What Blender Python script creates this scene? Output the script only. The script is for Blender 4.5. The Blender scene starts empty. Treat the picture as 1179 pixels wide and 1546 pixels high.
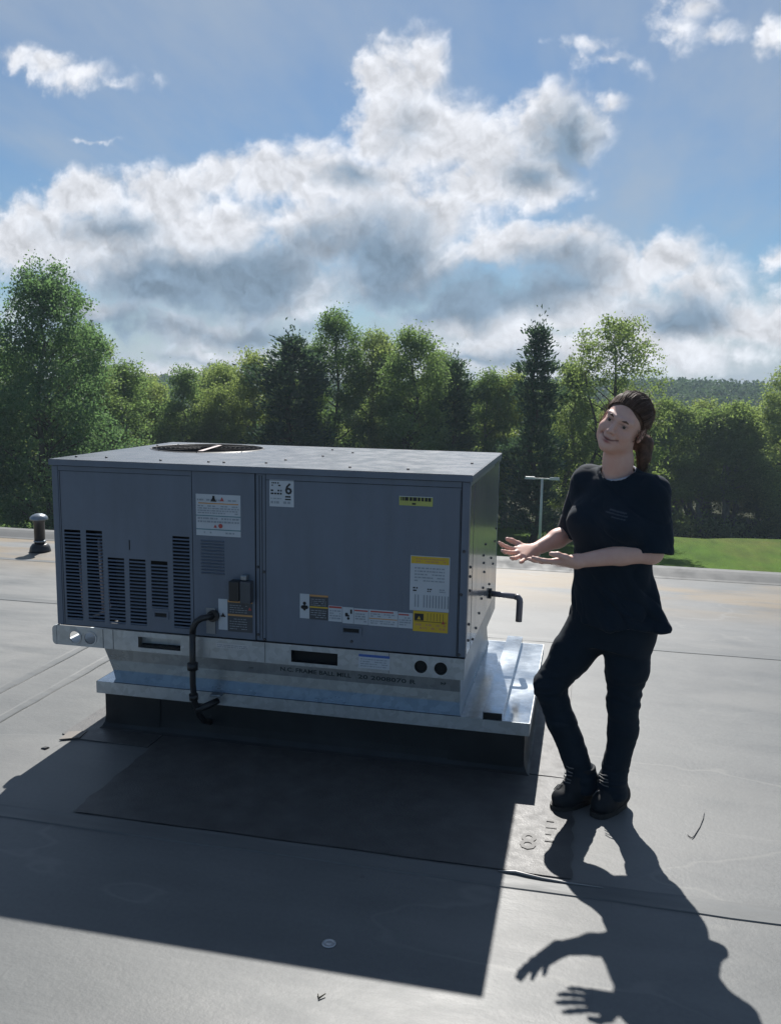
import bpy, bmesh, math, random
import numpy as np
from mathutils import Vector, Matrix, noise

# ------------------------------------------------------------------ scene, camera, sky, sun
scene = bpy.context.scene
COL = scene.collection

cam_d = bpy.data.cameras.new("camera")
cam_d.sensor_fit = 'VERTICAL'
cam_d.sensor_height = 24.0
cam_d.lens = 24.0 * 1321.9 / 1546.0
cam_d.clip_start = 0.05
cam_d.clip_end = 6000
cam = bpy.data.objects.new("camera", cam_d)
COL.objects.link(cam)
_r = Vector((0.97548692, 0.21947064, 0.01605957))
_u = Vector((-0.04767898, 0.13954589, 0.98906707))
_f = Vector((-0.21483014, 0.96558769, -0.14658932))
M = Matrix((_r, _u, -_f)).transposed().to_4x4()
M.translation = Vector((2.32707, -3.47418, 1.65446))
cam.matrix_world = M
scene.camera = cam

SUN_TO = Vector((-0.181, 1.002, 1.0)).normalized()      # from the place towards the sun
SUN_EL = math.asin(SUN_TO.z)
SUN_AZ = math.atan2(SUN_TO.x, SUN_TO.y)                 # clockwise from +Y
sun_d = bpy.data.lights.new("sun", 'SUN')
sun_d.energy = 5.0
sun_d.angle = math.radians(0.53)
sun_d.color = (1.0, 0.965, 0.915)
sun = bpy.data.objects.new("sun", sun_d)
COL.objects.link(sun)
sun.rotation_euler = SUN_TO.to_track_quat('Z', 'Y').to_euler()
sun.location = (0, 30, 40)

scene.view_settings.view_transform = 'Standard'
scene.view_settings.look = 'None'
scene.view_settings.exposure = 0.6
scene.view_settings.gamma = 1.0
scene.view_settings.use_curve_mapping = False
scene.cycles.max_bounces = 8
scene.cycles.diffuse_bounces = 3
scene.cycles.glossy_bounces = 4
scene.cycles.transmission_bounces = 4
scene.cycles.caustics_reflective = False
scene.cycles.caustics_refractive = False
scene.cycles.use_denoising = True
scene.cycles.sample_clamp_indirect = 6.0

# clouds, as directions: (x/y, z/y, half width, half height) looking along +Y
WHITE = [ (-0.222,0.309,0.065,0.072),(-0.253,0.332,0.034,0.038),(-0.186,0.342,0.034,0.042),(-0.192,0.270,0.084,0.065),(-0.241,0.275,0.046,0.061),(-0.062,0.271,0.057,0.049),(-0.020,0.263,0.042,0.034),(-0.074,0.220,0.076,0.036),(-0.117,0.243,0.053,0.042),(-0.146,0.209,0.068,0.038),(-0.617,0.215,0.068,0.036),(-0.673,0.189,0.061,0.038),(-0.503,0.216,0.084,0.046),(-0.431,0.238,0.053,0.032),(-0.370,0.234,0.068,0.042),(-0.306,0.224,0.068,0.046),(-0.247,0.212,0.068,0.053),(-0.461,0.177,0.152,0.046),(-0.313,0.166,0.122,0.053),(-0.592,0.156,0.122,0.053),(-0.711,0.166,0.061,0.053),(-0.190,0.178,0.076,0.049),(-0.219,0.128,0.091,0.061),(-0.378,0.111,0.152,0.053),(-0.505,0.120,0.137,0.046),(-0.100,0.148,0.084,0.032),(-0.035,0.147,0.068,0.032),(0.022,0.118,0.068,0.036),(0.076,0.131,0.046,0.034),(0.105,0.104,0.061,0.036),(0.147,0.069,0.068,0.030),(0.073,0.069,0.091,0.046),(-0.033,0.091,0.091,0.046),(0.192,0.063,0.068,0.030),(-0.127,0.080,0.122,0.046),(-0.463,0.057,0.152,0.027),(-0.622,0.081,0.122,0.030),(-0.297,0.027,0.304,0.021),(0.005,0.037,0.228,0.030),(-0.552,0.007,0.190,0.014),(-0.655,0.375,0.047,0.023,0.68),(-0.695,0.386,0.035,0.021,0.62),(-0.607,0.359,0.057,0.018,0.52),(-0.564,0.346,0.034,0.011,0.35),(0.068,0.368,0.035,0.023,0.48),(0.108,0.360,0.026,0.014,0.40),(0.084,0.383,0.038,0.017,0.50),(0.010,0.294,0.021,0.015,0.50),(0.004,0.334,0.038,0.011,0.40),(0.031,0.329,0.023,0.008,0.30),(-0.017,0.348,0.038,0.008,0.30),(0.183,0.127,0.018,0.012,0.50),(0.166,0.356,0.017,0.018,0.50),(-0.588,0.281,0.030,0.004,0.30),(-0.314,0.264,0.061,0.012,0.30),(-0.377,0.263,0.046,0.015,0.40) ]
GRAY = [ (-0.462,0.116,0.228,0.053,1.00),(-0.250,0.132,0.106,0.057,0.90),(-0.203,0.094,0.114,0.034,1.00),(-0.113,0.102,0.129,0.036,1.00),(-0.037,0.119,0.068,0.036,0.90),(0.093,0.078,0.065,0.027,0.80),(-0.036,0.252,0.055,0.040,1.00),(-0.074,0.222,0.042,0.023,0.70),(-0.565,0.179,0.084,0.021,0.50),(-0.214,0.278,0.027,0.042,0.35),(-0.596,0.057,0.152,0.042,0.80),(-0.337,0.058,0.190,0.027,0.80),(-0.263,0.225,0.027,0.014,0.50),(-0.464,0.022,0.152,0.009,0.40),(-0.110,0.029,0.137,0.009,0.40) ]

def make_world():
    w = bpy.data.worlds.new("World")
    scene.world = w
    w.use_nodes = True
    nt = w.node_tree
    nt.nodes.clear()
    N, L = nt.nodes, nt.links

    def math_(op, a, b=None, c=None, clamp=False):
        n = N.new('ShaderNodeMath'); n.operation = op; n.use_clamp = clamp
        for i, v in enumerate((a, b, c)):
            if v is None: continue
            if isinstance(v, (int, float)): n.inputs[i].default_value = v
            else: L.new(v, n.inputs[i])
        return n.outputs[0]

    def vmath(op, a, b=None, c=None):
        n = N.new('ShaderNodeVectorMath'); n.operation = op
        for i, v in enumerate((a, b, c)):
            if v is None: continue
            if isinstance(v, tuple): n.inputs[i].default_value = v
            else: L.new(v, n.inputs[i])
        return n.outputs['Value'] if op in ('LENGTH', 'DOT_PRODUCT') else n.outputs[0]

    def noise_(vec, scale, detail=4, rough=0.55, color=False, dims='3D'):
        n = N.new('ShaderNodeTexNoise'); n.noise_dimensions = dims
        L.new(vec, n.inputs['Vector'])
        n.inputs['Scale'].default_value = scale
        n.inputs['Detail'].default_value = detail
        n.inputs['Roughness'].default_value = rough
        return n.outputs['Color' if color else 'Fac']

    def mixc(fac, a, b):
        n = N.new('ShaderNodeMix'); n.data_type = 'RGBA'
        if isinstance(fac, (int, float)): n.inputs[0].default_value = fac
        else: L.new(fac, n.inputs[0])
        for k, v in ((6, a), (7, b)):
            if isinstance(v, tuple): n.inputs[k].default_value = v
            else: L.new(v, n.inputs[k])
        return n.outputs[2]

    def smooth(v, lo, hi):
        n = N.new('ShaderNodeMapRange'); n.interpolation_type = 'SMOOTHSTEP'
        L.new(v, n.inputs[0]); n.inputs[1].default_value = lo; n.inputs[2].default_value = hi
        return n.outputs[0]

    tc = N.new('ShaderNodeTexCoord')
    d = tc.outputs['Generated']
    sep = N.new('ShaderNodeSeparateXYZ'); L.new(d, sep.inputs[0])
    x, y, z = sep.outputs
    yy = math_('MAXIMUM', y, 0.12)
    cmb = N.new('ShaderNodeCombineXYZ')
    L.new(math_('DIVIDE', x, yy), cmb.inputs[0]); L.new(math_('DIVIDE', z, yy), cmb.inputs[1])
    P0 = cmb.outputs[0]
    # ragged outlines: warp the direction before measuring
    w1 = vmath('SUBTRACT', noise_(P0, 7.0, 3, color=True), (0.5, 0.5, 0.5))
    w2 = vmath('SUBTRACT', noise_(P0, 26.0, 4, 0.6, color=True), (0.5, 0.5, 0.5))
    P = vmath('MULTIPLY_ADD', w1, (0.07, 0.05, 0.0), P0)
    P = vmath('MULTIPLY_ADD', w2, (0.045, 0.036, 0.0), P)

    def field(blobs, src, soft):
        acc = None
        for b in blobs:
            u, v, a, h = b[:4]
            wgt = b[4] if len(b) > 4 else 1.0
            q = vmath('MULTIPLY_ADD', src, (1 / a, 1 / h, 0.0), (-u / a, -v / h, 0.0))
            val = math_('MULTIPLY_ADD', vmath('LENGTH', q), -wgt, wgt)
            if acc is None: acc = val
            else:
                n = N.new('ShaderNodeMath'); n.operation = 'SMOOTH_MAX'
                L.new(acc, n.inputs[0]); L.new(val, n.inputs[1]); n.inputs[2].default_value = soft
                acc = n.outputs[0]
        return acc

    fb = noise_(P0, 13.0, 7, 0.56)
    bl = noise_(P, 9.0, 4, 0.48)
    # cauliflower heads: creases where a noise crosses its middle, lit from above by the sun behind
    def billow(off):
        src = P if off is None else vmath('ADD', P, off)
        out = None
        for sc, det, amp in ((9.0, 2, 0.55), (21.0, 3, 0.30), (47.0, 3, 0.15)):
            n_ = math_('MULTIPLY', math_('ABSOLUTE', math_('SUBTRACT', noise_(src, sc, det, 0.5), 0.5)), 2.0 * amp)
            out = n_ if out is None else math_('ADD', out, n_)
        return out
    pf, pf2 = billow(None), billow((0.003, 0.011, 0.0))
    fine = noise_(P0, 52.0, 5, 0.6)
    body = field(WHITE, P, 0.18)
    dens = math_('ADD', body, math_('MULTIPLY', math_('SUBTRACT', fb, 0.5), 1.05))
    dens = math_('ADD', dens, math_('MULTIPLY', math_('SUBTRACT', fine, 0.5), 0.28))
    dens = math_('ADD', dens, math_('MULTIPLY', math_('SUBTRACT', pf, 0.16), 1.1))
    # clouds go on over the rest of the sky
    cmb2 = N.new('ShaderNodeCombineXYZ')
    zz = math_('ADD', math_('MAXIMUM', z, 0.0), 0.16)
    L.new(math_('DIVIDE', x, zz), cmb2.inputs[0]); L.new(math_('DIVIDE', y, zz), cmb2.inputs[1])
    gen = noise_(cmb2.outputs[0], 1.1, 7, 0.58)
    gen = math_('MULTIPLY', math_('SUBTRACT', gen, 0.62), 3.2)
    elev = math_('DIVIDE', z, yy)
    out_w = math_('MAXIMUM', smooth(elev, 0.42, 0.62), smooth(y, 0.62, 0.4))
    wide = math_('ABSOLUTE', math_('ADD', math_('DIVIDE', x, yy), 0.27))
    out_w = math_('MAXIMUM', out_w, smooth(wide, 0.52, 0.75))
    mixd = N.new('ShaderNodeMix'); mixd.data_type = 'FLOAT'
    L.new(out_w, mixd.inputs[0]); L.new(dens, mixd.inputs[2]); L.new(gen, mixd.inputs[3])
    dens = mixd.outputs[0]
    edge = noise_(P0, 4.0, 2, 0.5)
    soft = math_('MULTIPLY', smooth(edge, 0.35, 0.65), 0.22)
    mask = smooth(math_('ADD', dens, math_('MULTIPLY', soft, -0.3)), -0.18, 0.48)

    shade = field(GRAY, vmath('MULTIPLY_ADD', w1, (0.10, 0.07, 0.0), vmath('MULTIPLY_ADD', w2, (0.035, 0.028, 0.0), P0)), 0.45)
    shade = math_('ADD', shade, math_('MULTIPLY', math_('SUBTRACT', bl, 0.5), 1.1))
    shade = math_('ADD', shade, math_('MULTIPLY', math_('SUBTRACT', fb, 0.5), 0.55))
    shade = math_('ADD', shade, math_('MULTIPLY', smooth(dens, 0.45, 1.2), 0.10))
    shade = smooth(shade, -0.22, 0.70)
    shade = math_('MULTIPLY', shade, math_('SUBTRACT', 1.0, out_w))
    shade = math_('MAXIMUM', shade, math_('MULTIPLY', out_w, smooth(dens, 0.2, 0.9)))
    relief = math_('ADD', math_('MULTIPLY', math_('SUBTRACT', pf, pf2), 1.3), math_('MULTIPLY', math_('SUBTRACT', pf, 0.17), 0.45))
    rim = math_('MULTIPLY', smooth(dens, 0.75, 0.15), 0.10)
    fbs = noise_(vmath('ADD', P0, (0.003, 0.009, 0.0)), 13.0, 7, 0.56)
    relief = math_('ADD', relief, math_('MULTIPLY', math_('SUBTRACT', fb, fbs), 0.7))
    relief = math_('ADD', relief, math_('MULTIPLY', rim, math_('SUBTRACT', 1.0, out_w)))

    sky = N.new('ShaderNodeTexSky'); sky.sky_type = 'NISHITA'
    sky.sun_disc = False
    sky.sun_elevation = SUN_EL
    sky.sun_rotation = SUN_AZ
    sky.altitude = 100; sky.air_density = 1.0; sky.dust_density = 0.3; sky.ozone_density = 5.0
    K = 1.0 / SKY_STRENGTH
    skyc = vmath('MULTIPLY', sky.outputs[0], SKY_TINT)
    # thin high veil
    cmb3 = N.new('ShaderNodeCombineXYZ')
    L.new(math_('DIVIDE', x, zz), cmb3.inputs[0]); L.new(math_('MULTIPLY', math_('DIVIDE', y, zz), 0.35), cmb3.inputs[1])
    veil = smooth(noise_(cmb3.outputs[0], 1.5, 6, 0.58), 0.34, 0.70)
    # the veil glows round the sun and thins out away from it
    sdot = N.new('ShaderNodeVectorMath'); sdot.operation = 'DOT_PRODUCT'
    L.new(d, sdot.inputs[0]); sdot.inputs[1].default_value = tuple(SUN_TO)
    veil = math_('MULTIPLY', math_('MULTIPLY_ADD', veil, 0.62, 0.14), smooth(sdot.outputs['Value'], -0.25, 0.62))
    low = smooth(z, 0.11, 0.0)
    skyc = mixc(math_('MULTIPLY', low, 0.75), skyc, tuple(c * K for c in HORIZON) + (1,))
    skyc = mixc(veil, skyc, tuple(c * K for c in VEIL) + (1,))
    cl = mixc(shade, tuple(c * K for c in CLOUD_WHITE) + (1,), tuple(c * K for c in CLOUD_GRAY) + (1,))
    bright = math_('ADD', 1.0, relief)
    bright = math_('MULTIPLY', bright, math_('ADD', 0.94, math_('MULTIPLY', fine, 0.12)))
    vs = N.new('ShaderNodeVectorMath'); vs.operation = 'SCALE'
    L.new(cl, vs.inputs[0]); L.new(bright, vs.inputs['Scale'])
    final = mixc(math_('MULTIPLY', mask, 0.97), skyc, vs.outputs[0])
    bg = N.new('ShaderNodeBackground'); bg.inputs['Strength'].default_value = SKY_STRENGTH
    L.new(final, bg.inputs['Color'])
    out = N.new('ShaderNodeOutputWorld'); L.new(bg.outputs[0], out.inputs[0])
    w.cycles.sampling_method = 'MANUAL'
    w.cycles.sample_map_resolution = 512

SKY_STRENGTH = 0.05
SKY_TINT = (0.74, 0.92, 1.0)
VEIL = (0.27, 0.32, 0.385)
HORIZON = (0.33, 0.38, 0.42)
CLOUD_WHITE = (0.51, 0.525, 0.56)
CLOUD_GRAY = (0.155, 0.215, 0.285)
make_world()

# ------------------------------------------------------------------ helpers
def world_loc(o):
    v = Vector((0, 0, 0))
    while o is not None:
        v = v + o.location; o = o.parent
    return v

def tag(o, label=None, cat=None, group=None, kind=None):
    if label: o['label'] = label
    if cat: o['category'] = cat
    if group: o['group'] = group
    if kind: o['kind'] = kind
    return o

def empty(name, loc, label=None, cat=None, group=None):
    o = bpy.data.objects.new(name, None)
    o.empty_display_size = 0.1
    COL.objects.link(o); o.location = loc
    return tag(o, label, cat, group)

def link_mesh(name, me, parent=None, loc=None):
    o = bpy.data.objects.new(name, me)
    COL.objects.link(o)
    if parent is not None: o.parent = parent
    if loc is not None:
        o.location = Vector(loc) - (world_loc(parent) if parent is not None else Vector((0, 0, 0)))
    return o

def arrays_mesh(name, V, F, mats, smooth=False, midx=None):
    """V (n,3), F (m,4) or (m,3) integer array"""
    V = np.asarray(V, np.float32); F = np.asarray(F, np.int32)
    me = bpy.data.meshes.new(name)
    k = F.shape[1]
    me.vertices.add(len(V)); me.vertices.foreach_set('co', V.ravel())
    me.loops.add(F.size); me.loops.foreach_set('vertex_index', F.ravel())
    me.polygons.add(len(F))
    me.polygons.foreach_set('loop_start', np.arange(0, F.size, k, dtype=np.int32))
    me.polygons.foreach_set('loop_total', np.full(len(F), k, np.int32))
    if midx is not None: me.polygons.foreach_set('material_index', np.asarray(midx, np.int32))
    if smooth: me.polygons.foreach_set('use_smooth', np.ones(len(F), bool))
    for m in (mats if isinstance(mats, (list, tuple)) else [mats]): me.materials.append(m)
    me.update(calc_edges=True); me.validate()
    return me

class MB:
    """collects shapes in world coordinates; build() links them as one mesh object"""
    def __init__(s): s.bm = bmesh.new()
    def box(s, x0, x1, y0, y1, z0, z1, bevel=0.0):
        r = bmesh.ops.create_cube(s.bm, size=1.0)
        vs = r['verts']
        for v in vs:
            v.co = Vector((x0 + (v.co.x + .5) * (x1 - x0), y0 + (v.co.y + .5) * (y1 - y0), z0 + (v.co.z + .5) * (z1 - z0)))
        if bevel > 0:
            es = list({e for v in vs for e in v.link_edges})
            bmesh.ops.bevel(s.bm, geom=es, offset=bevel, segments=2, profile=0.6, affect='EDGES')
        return s
    def hexa(s, pts):
        """8 points: bottom ring 0-3 counter-clockwise, top ring 4-7"""
        v = [s.bm.verts.new(p) for p in pts]
        for f in ((3, 2, 1, 0), (4, 5, 6, 7), (0, 1, 5, 4), (1, 2, 6, 5), (2, 3, 7, 6), (3, 0, 4, 7)):
            s.bm.faces.new([v[i] for i in f])
        return s
    def tube(s, pts, radii, seg=12, caps=True, smooth=True):
        pts = [Vector(p) for p in pts]
        if not isinstance(radii, (list, tuple)): radii = [radii] * len(pts)
        rings = []
        prev = None
        for i, p in enumerate(pts):
            t = (pts[min(i + 1, len(pts) - 1)] - pts[max(i - 1, 0)]).normalized()
            a = t.orthogonal().normalized() if prev is None else (prev - t * prev.dot(t)).normalized()
            prev = a
            b = t.cross(a)
            rings.append([s.bm.verts.new(p + (a * math.cos(q) + b * math.sin(q)) * radii[i])
                          for q in [2 * math.pi * k / seg for k in range(seg)]])
        for r0, r1 in zip(rings, rings[1:]):
            for k in range(seg):
                f = s.bm.faces.new((r0[k], r0[(k + 1) % seg], r1[(k + 1) % seg], r1[k])); f.smooth = smooth
        if caps:
            s.bm.faces.new(rings[0][::-1]); s.bm.faces.new(rings[-1])
        return s
    def cyl(s, p0, p1, r0, r1=None, seg=20, caps=True):
        return s.tube([p0, p1], [r0, r0 if r1 is None else r1], seg, caps)
    def lathe(s, c, prof, seg=24):
        """prof: (radius, z) pairs, around a vertical axis at c"""
        rings = [[s.bm.verts.new((c[0] + r * math.cos(2 * math.pi * k / seg), c[1] + r * math.sin(2 * math.pi * k / seg), c[2] + z))
                  for k in range(seg)] for r, z in prof]
        for r0, r1 in zip(rings, rings[1:]):
            for k in range(seg):
                f = s.bm.faces.new((r0[k], r0[(k + 1) % seg], r1[(k + 1) % seg], r1[k])); f.smooth = True
        s.bm.faces.new(rings[0][::-1]); s.bm.faces.new(rings[-1])
        return s
    def sheet(s, outline, holes, place, depth):
        """flat sheet with holes: outline and holes are 2-D loops, place(u,v,d) -> world point"""
        b2 = bmesh.new()
        for loop in [outline] + list(holes):
            vs = [b2.verts.new((p[0], p[1], 0)) for p in loop]
            for i in range(len(vs)): b2.edges.new((vs[i], vs[(i + 1) % len(vs)]))
        bmesh.ops.triangle_fill(b2, use_beauty=True, use_dissolve=False, edges=b2.edges[:])
        bmesh.ops.recalc_face_normals(b2, faces=b2.faces[:])
        r = bmesh.ops.extrude_face_region(b2, geom=b2.faces[:])
        for e in r['geom']:
            if isinstance(e, bmesh.types.BMVert): e.co.z = depth
        b2.verts.index_update()
        mp = [s.bm.verts.new(place(v.co.x, v.co.y, v.co.z)) for v in b2.verts]
        for f in b2.faces:
            try: s.bm.faces.new([mp[v.index] for v in f.verts])
            except ValueError: pass
        b2.free()
        return s
    def quad(s, a, b, c, d):
        s.bm.faces.new([s.bm.verts.new(p) for p in (a, b, c, d)]); return s
    def build(s, name, m, parent=None, bevel=0.0, normals=True):
        if normals: bmesh.ops.recalc_face_normals(s.bm, faces=s.bm.faces[:])
        if bevel > 0:
            bmesh.ops.bevel(s.bm, geom=[e for e in s.bm.edges if len(e.link_faces) == 2 and e.calc_face_angle(0) > 0.6],
                            offset=bevel, segments=2, profile=0.6, affect='EDGES')
        if parent is not None:
            bmesh.ops.translate(s.bm, verts=s.bm.verts[:], vec=-world_loc(parent))
        me = bpy.data.meshes.new(name)
        s.bm.to_mesh(me); s.bm.free()
        for q in (m if isinstance(m, (list, tuple)) else [m]): me.materials.append(q)
        return link_mesh(name, me, parent)

def rect(x0, x1, z0, z1): return [(x0, z0), (x1, z0), (x1, z1), (x0, z1)]
def circ(x, z, r, n=20): return [(x + r * math.cos(2 * math.pi * k / n), z + r * math.sin(2 * math.pi * k / n)) for k in range(n)]
def front(y): return lambda u, v, d: (u, y + d, v)      # a sheet facing -Y whose face is at y
def flat(z): return lambda u, v, d: (u, v, z - d)       # a sheet facing +Z whose face is at z

_font_cache = {}
def text_mesh(txt, size, bold=0.0):
    key = (txt, size, bold)
    if key in _font_cache: return _font_cache[key]
    cu = bpy.data.curves.new('lettering', 'FONT')
    cu.body = txt; cu.size = size; cu.offset = bold; cu.resolution_u = 2
    cu.align_x = 'LEFT'; cu.align_y = 'BOTTOM_BASELINE'
    o = bpy.data.objects.new('lettering', cu); COL.objects.link(o)
    dg = bpy.context.evaluated_depsgraph_get()
    me = bpy.data.meshes.new_from_object(o.evaluated_get(dg))
    bpy.data.objects.remove(o); bpy.data.curves.remove(cu)
    _font_cache[key] = me
    return me

def add_text(mb, txt, size, place, bold=0.0, width=None):
    """letters added to a builder; place(u,v) -> world point; width squeezes the line to that length"""
    me = text_mesh(txt, size, bold)
    xs = [v.co.x for v in me.vertices]
    k = (width / max(xs)) if width else 1.0
    vs = [mb.bm.verts.new(place(v.co.x * k, v.co.y)) for v in me.vertices]
    for p in me.polygons:
        try: mb.bm.faces.new([vs[i] for i in p.vertices])
        except ValueError: pass

# ------------------------------------------------------------------ materials
def new_mat(name):
    m = bpy.data.materials.new(name); m.use_nodes = True
    return m, m.node_tree, m.node_tree.nodes['Principled BSDF']

def N_(nt, t, **kw):
    n = nt.nodes.new(t)
    for k, v in kw.items(): setattr(n, k, v)
    return n

def coords(nt, scale=(1, 1, 1), kind='Object'):
    tc = N_(nt, 'ShaderNodeTexCoord'); mp = N_(nt, 'ShaderNodeMapping')
    mp.inputs['Scale'].default_value = scale
    nt.links.new(tc.outputs[kind], mp.inputs[0])
    return mp.outputs[0]

def noise_tex(nt, vec, scale, detail=4, rough=0.55):
    n = N_(nt, 'ShaderNodeTexNoise')
    nt.links.new(vec, n.inputs['Vector'])
    n.inputs['Scale'].default_value = scale; n.inputs['Detail'].default_value = detail
    n.inputs['Roughness'].default_value = rough
    return n.outputs['Fac']

def ramp(nt, fac, stops):
    r = N_(nt, 'ShaderNodeValToRGB')
    cr = r.color_ramp
    while len(cr.elements) < len(stops): cr.elements.new(0.5)
    for e, (p, c) in zip(cr.elements, stops):
        e.position = p; e.color = tuple(c) + (1,) if len(c) == 3 else c
    nt.links.new(fac, r.inputs[0])
    return r.outputs[0]

def mix_col(nt, fac, a, b, blend='MIX'):
    n = N_(nt, 'ShaderNodeMix', data_type='RGBA', blend_type=blend)
    for k, v in ((0, fac), (6, a), (7, b)):
        if isinstance(v, (int, float)): n.inputs[k].default_value = v
        elif isinstance(v, tuple): n.inputs[k].default_value = v if len(v) == 4 else v + (1,)
        else: nt.links.new(v, n.inputs[k])
    return n.outputs[2]

def bump(nt, bs, h, strength=0.2, dist=0.01):
    b = N_(nt, 'ShaderNodeBump')
    b.inputs['Strength'].default_value = strength; b.inputs['Distance'].default_value = dist
    nt.links.new(h, b.inputs['Height']); nt.links.new(b.outputs[0], bs.inputs['Normal'])

def mat(name, col, rough=0.5, metal=0.0, var=0.15, scale=8.0, bmp=0.0, spec=0.5, rvar=0.0, stretch=(1, 1, 1)):
    """plain surface with slow colour variation, wear in the gloss and a fine relief"""
    m, nt, bs = new_mat(name)
    v = coords(nt, stretch)
    n1 = noise_tex(nt, v, scale, 5)
    lo = tuple(max(0, c * (1 - var)) for c in col); hi = tuple(c * (1 + var) for c in col)
    nt.links.new(ramp(nt, n1, [(0.3, lo), (0.7, hi)]), bs.inputs['Base Color'])
    bs.inputs['Metallic'].default_value = metal
    bs.inputs['Specular IOR Level'].default_value = spec
    bs.inputs['Roughness'].default_value = rough
    if rvar:
        n2 = noise_tex(nt, v, scale * 2.3, 4)
        r = ramp(nt, n2, [(0.3, (rough - rvar,) * 3), (0.7, (rough + rvar,) * 3)])
        nt.links.new(r, bs.inputs['Roughness'])
    if bmp: bump(nt, bs, noise_tex(nt, v, scale * 14, 4), bmp, 0.004)
    return m

# ------------------------------------------------------------------ the roof
def roof_material():
    m, nt, bs = new_mat("weathered_grey_membrane")
    L = nt.links
    v = coords(nt)
    big = noise_tex(nt, v, 0.55, 6, 0.6)
    mid = noise_tex(nt, coords(nt, (1.0, 2.2, 1)), 2.2, 6, 0.65)
    fine = noise_tex(nt, v, 60, 3, 0.7)
    streak = noise_tex(nt, coords(nt, (0.35, 3.2, 1)), 1.3, 5, 0.6)
    c = ramp(nt, big, [(0.28, (0.094, 0.101, 0.102)), (0.5, (0.116, 0.122, 0.122)), (0.72, (0.138, 0.142, 0.141))])
    c = mix_col(nt, 0.55, c, ramp(nt, mid, [(0.3, (0.42, 0.42, 0.42)), (0.7, (0.58, 0.58, 0.58))]), 'OVERLAY')
    c = mix_col(nt, 0.5, c, ramp(nt, streak, [(0.35, (0.43, 0.43, 0.43)), (0.65, (0.57, 0.565, 0.555))]), 'OVERLAY')
    c = mix_col(nt, 0.35, c, ramp(nt, fine, [(0.3, (0.40, 0.40, 0.40)), (0.7, (0.60, 0.60, 0.60))]), 'OVERLAY')
    # silt left along the roof edge by ponded water
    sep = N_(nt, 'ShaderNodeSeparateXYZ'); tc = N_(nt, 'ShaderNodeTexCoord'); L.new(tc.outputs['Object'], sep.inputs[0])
    def rng(sock, a, b):
        n = N_(nt, 'ShaderNodeMapRange', interpolation_type='SMOOTHSTEP')
        L.new(sock, n.inputs[0]); n.inputs[1].default_value = a; n.inputs[2].default_value = b
        return n.outputs[0]
    def mul(a, b):
        n = N_(nt, 'ShaderNodeMath', operation='MULTIPLY')
        for i, q in enumerate((a, b)):
            if isinstance(q, float): n.inputs[i].default_value = q
            else: L.new(q, n.inputs[i])
        return n.outputs[0]
    silt = noise_tex(nt, coords(nt, (0.45, 1.6, 1)), 1.1, 5, 0.6)
    # paler, streaky tone on the strip left of the double lap
    pale_streak = noise_tex(nt, coords(nt, (0.5, 2.4, 1)), 1.7, 6, 0.65)
    c = mix_col(nt, mul(mul(rng(sep.outputs[0], -0.35, -1.1), rng(pale_streak, 0.34, 0.60)), 0.75), c, (0.185, 0.185, 0.178))
    f = mul(mul(rng(sep.outputs[1], 2.7, 3.8), rng(silt, 0.36, 0.52)), 0.8)
    c = mix_col(nt, f, c, (0.20, 0.150, 0.088))
    # dark scuffs and dried drops
    vor = N_(nt, 'ShaderNodeTexVoronoi'); vor.inputs['Scale'].default_value = 2.6
    L.new(v, vor.inputs['Vector'])
    sp = N_(nt, 'ShaderNodeMath', operation='LESS_THAN'); L.new(vor.outputs['Distance'], sp.inputs[0]); sp.inputs[1].default_value = 0.022
    c = mix_col(nt, mul(sp.outputs[0], 0.4), c, (0.06, 0.058, 0.055))
    # tide lines of dried puddles and long scuffs
    pud = noise_tex(nt, coords(nt, (0.7, 1.5, 1)), 0.8, 4, 0.5)
    dv = N_(nt, 'ShaderNodeMath', operation='SUBTRACT'); L.new(pud, dv.inputs[0]); dv.inputs[1].default_value = 0.53
    ab = N_(nt, 'ShaderNodeMath', operation='ABSOLUTE'); L.new(dv.outputs[0], ab.inputs[0])
    tide = N_(nt, 'ShaderNodeMapRange', interpolation_type='SMOOTHSTEP'); L.new(ab.outputs[0], tide.inputs[0])
    tide.inputs[1].default_value = 0.010; tide.inputs[2].default_value = 0.0
    c = mix_col(nt, mul(mul(tide.outputs[0], rng(big, 0.40, 0.62)), 0.5), c, (0.19, 0.19, 0.18))
    inside = rng(pud, 0.53, 0.60)
    c = mix_col(nt, mul(inside, 0.30), c, (0.165, 0.165, 0.158))
    scuff = noise_tex(nt, coords(nt, (14.0, 0.9, 1)), 2.0, 3, 0.6)
    c = mix_col(nt, mul(mul(rng(scuff, 0.66, 0.72), rng(mid, 0.45, 0.6)), 0.30), c, (0.06, 0.062, 0.062))
    scuff2 = noise_tex(nt, coords(nt, (0.8, 11.0, 1)), 1.6, 3, 0.6)
    c = mix_col(nt, mul(mul(rng(scuff2, 0.64, 0.70), rng(big, 0.45, 0.6)), 0.35), c, (0.19, 0.19, 0.185))
    L.new(c, bs.inputs['Base Color'])
    bs.inputs['Specular IOR Level'].default_value = 0.3
    L.new(ramp(nt, mid, [(0.25, (0.44,) * 3), (0.75, (0.60,) * 3)]), bs.inputs['Roughness'])
    add = N_(nt, 'ShaderNodeMath', operation='MULTIPLY_ADD'); L.new(mid, add.inputs[0]); add.inputs[1].default_value = 6.0; L.new(fine, add.inputs[2])
    bump(nt, bs, add.outputs[0], 0.16, 0.004)
    return m

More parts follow.
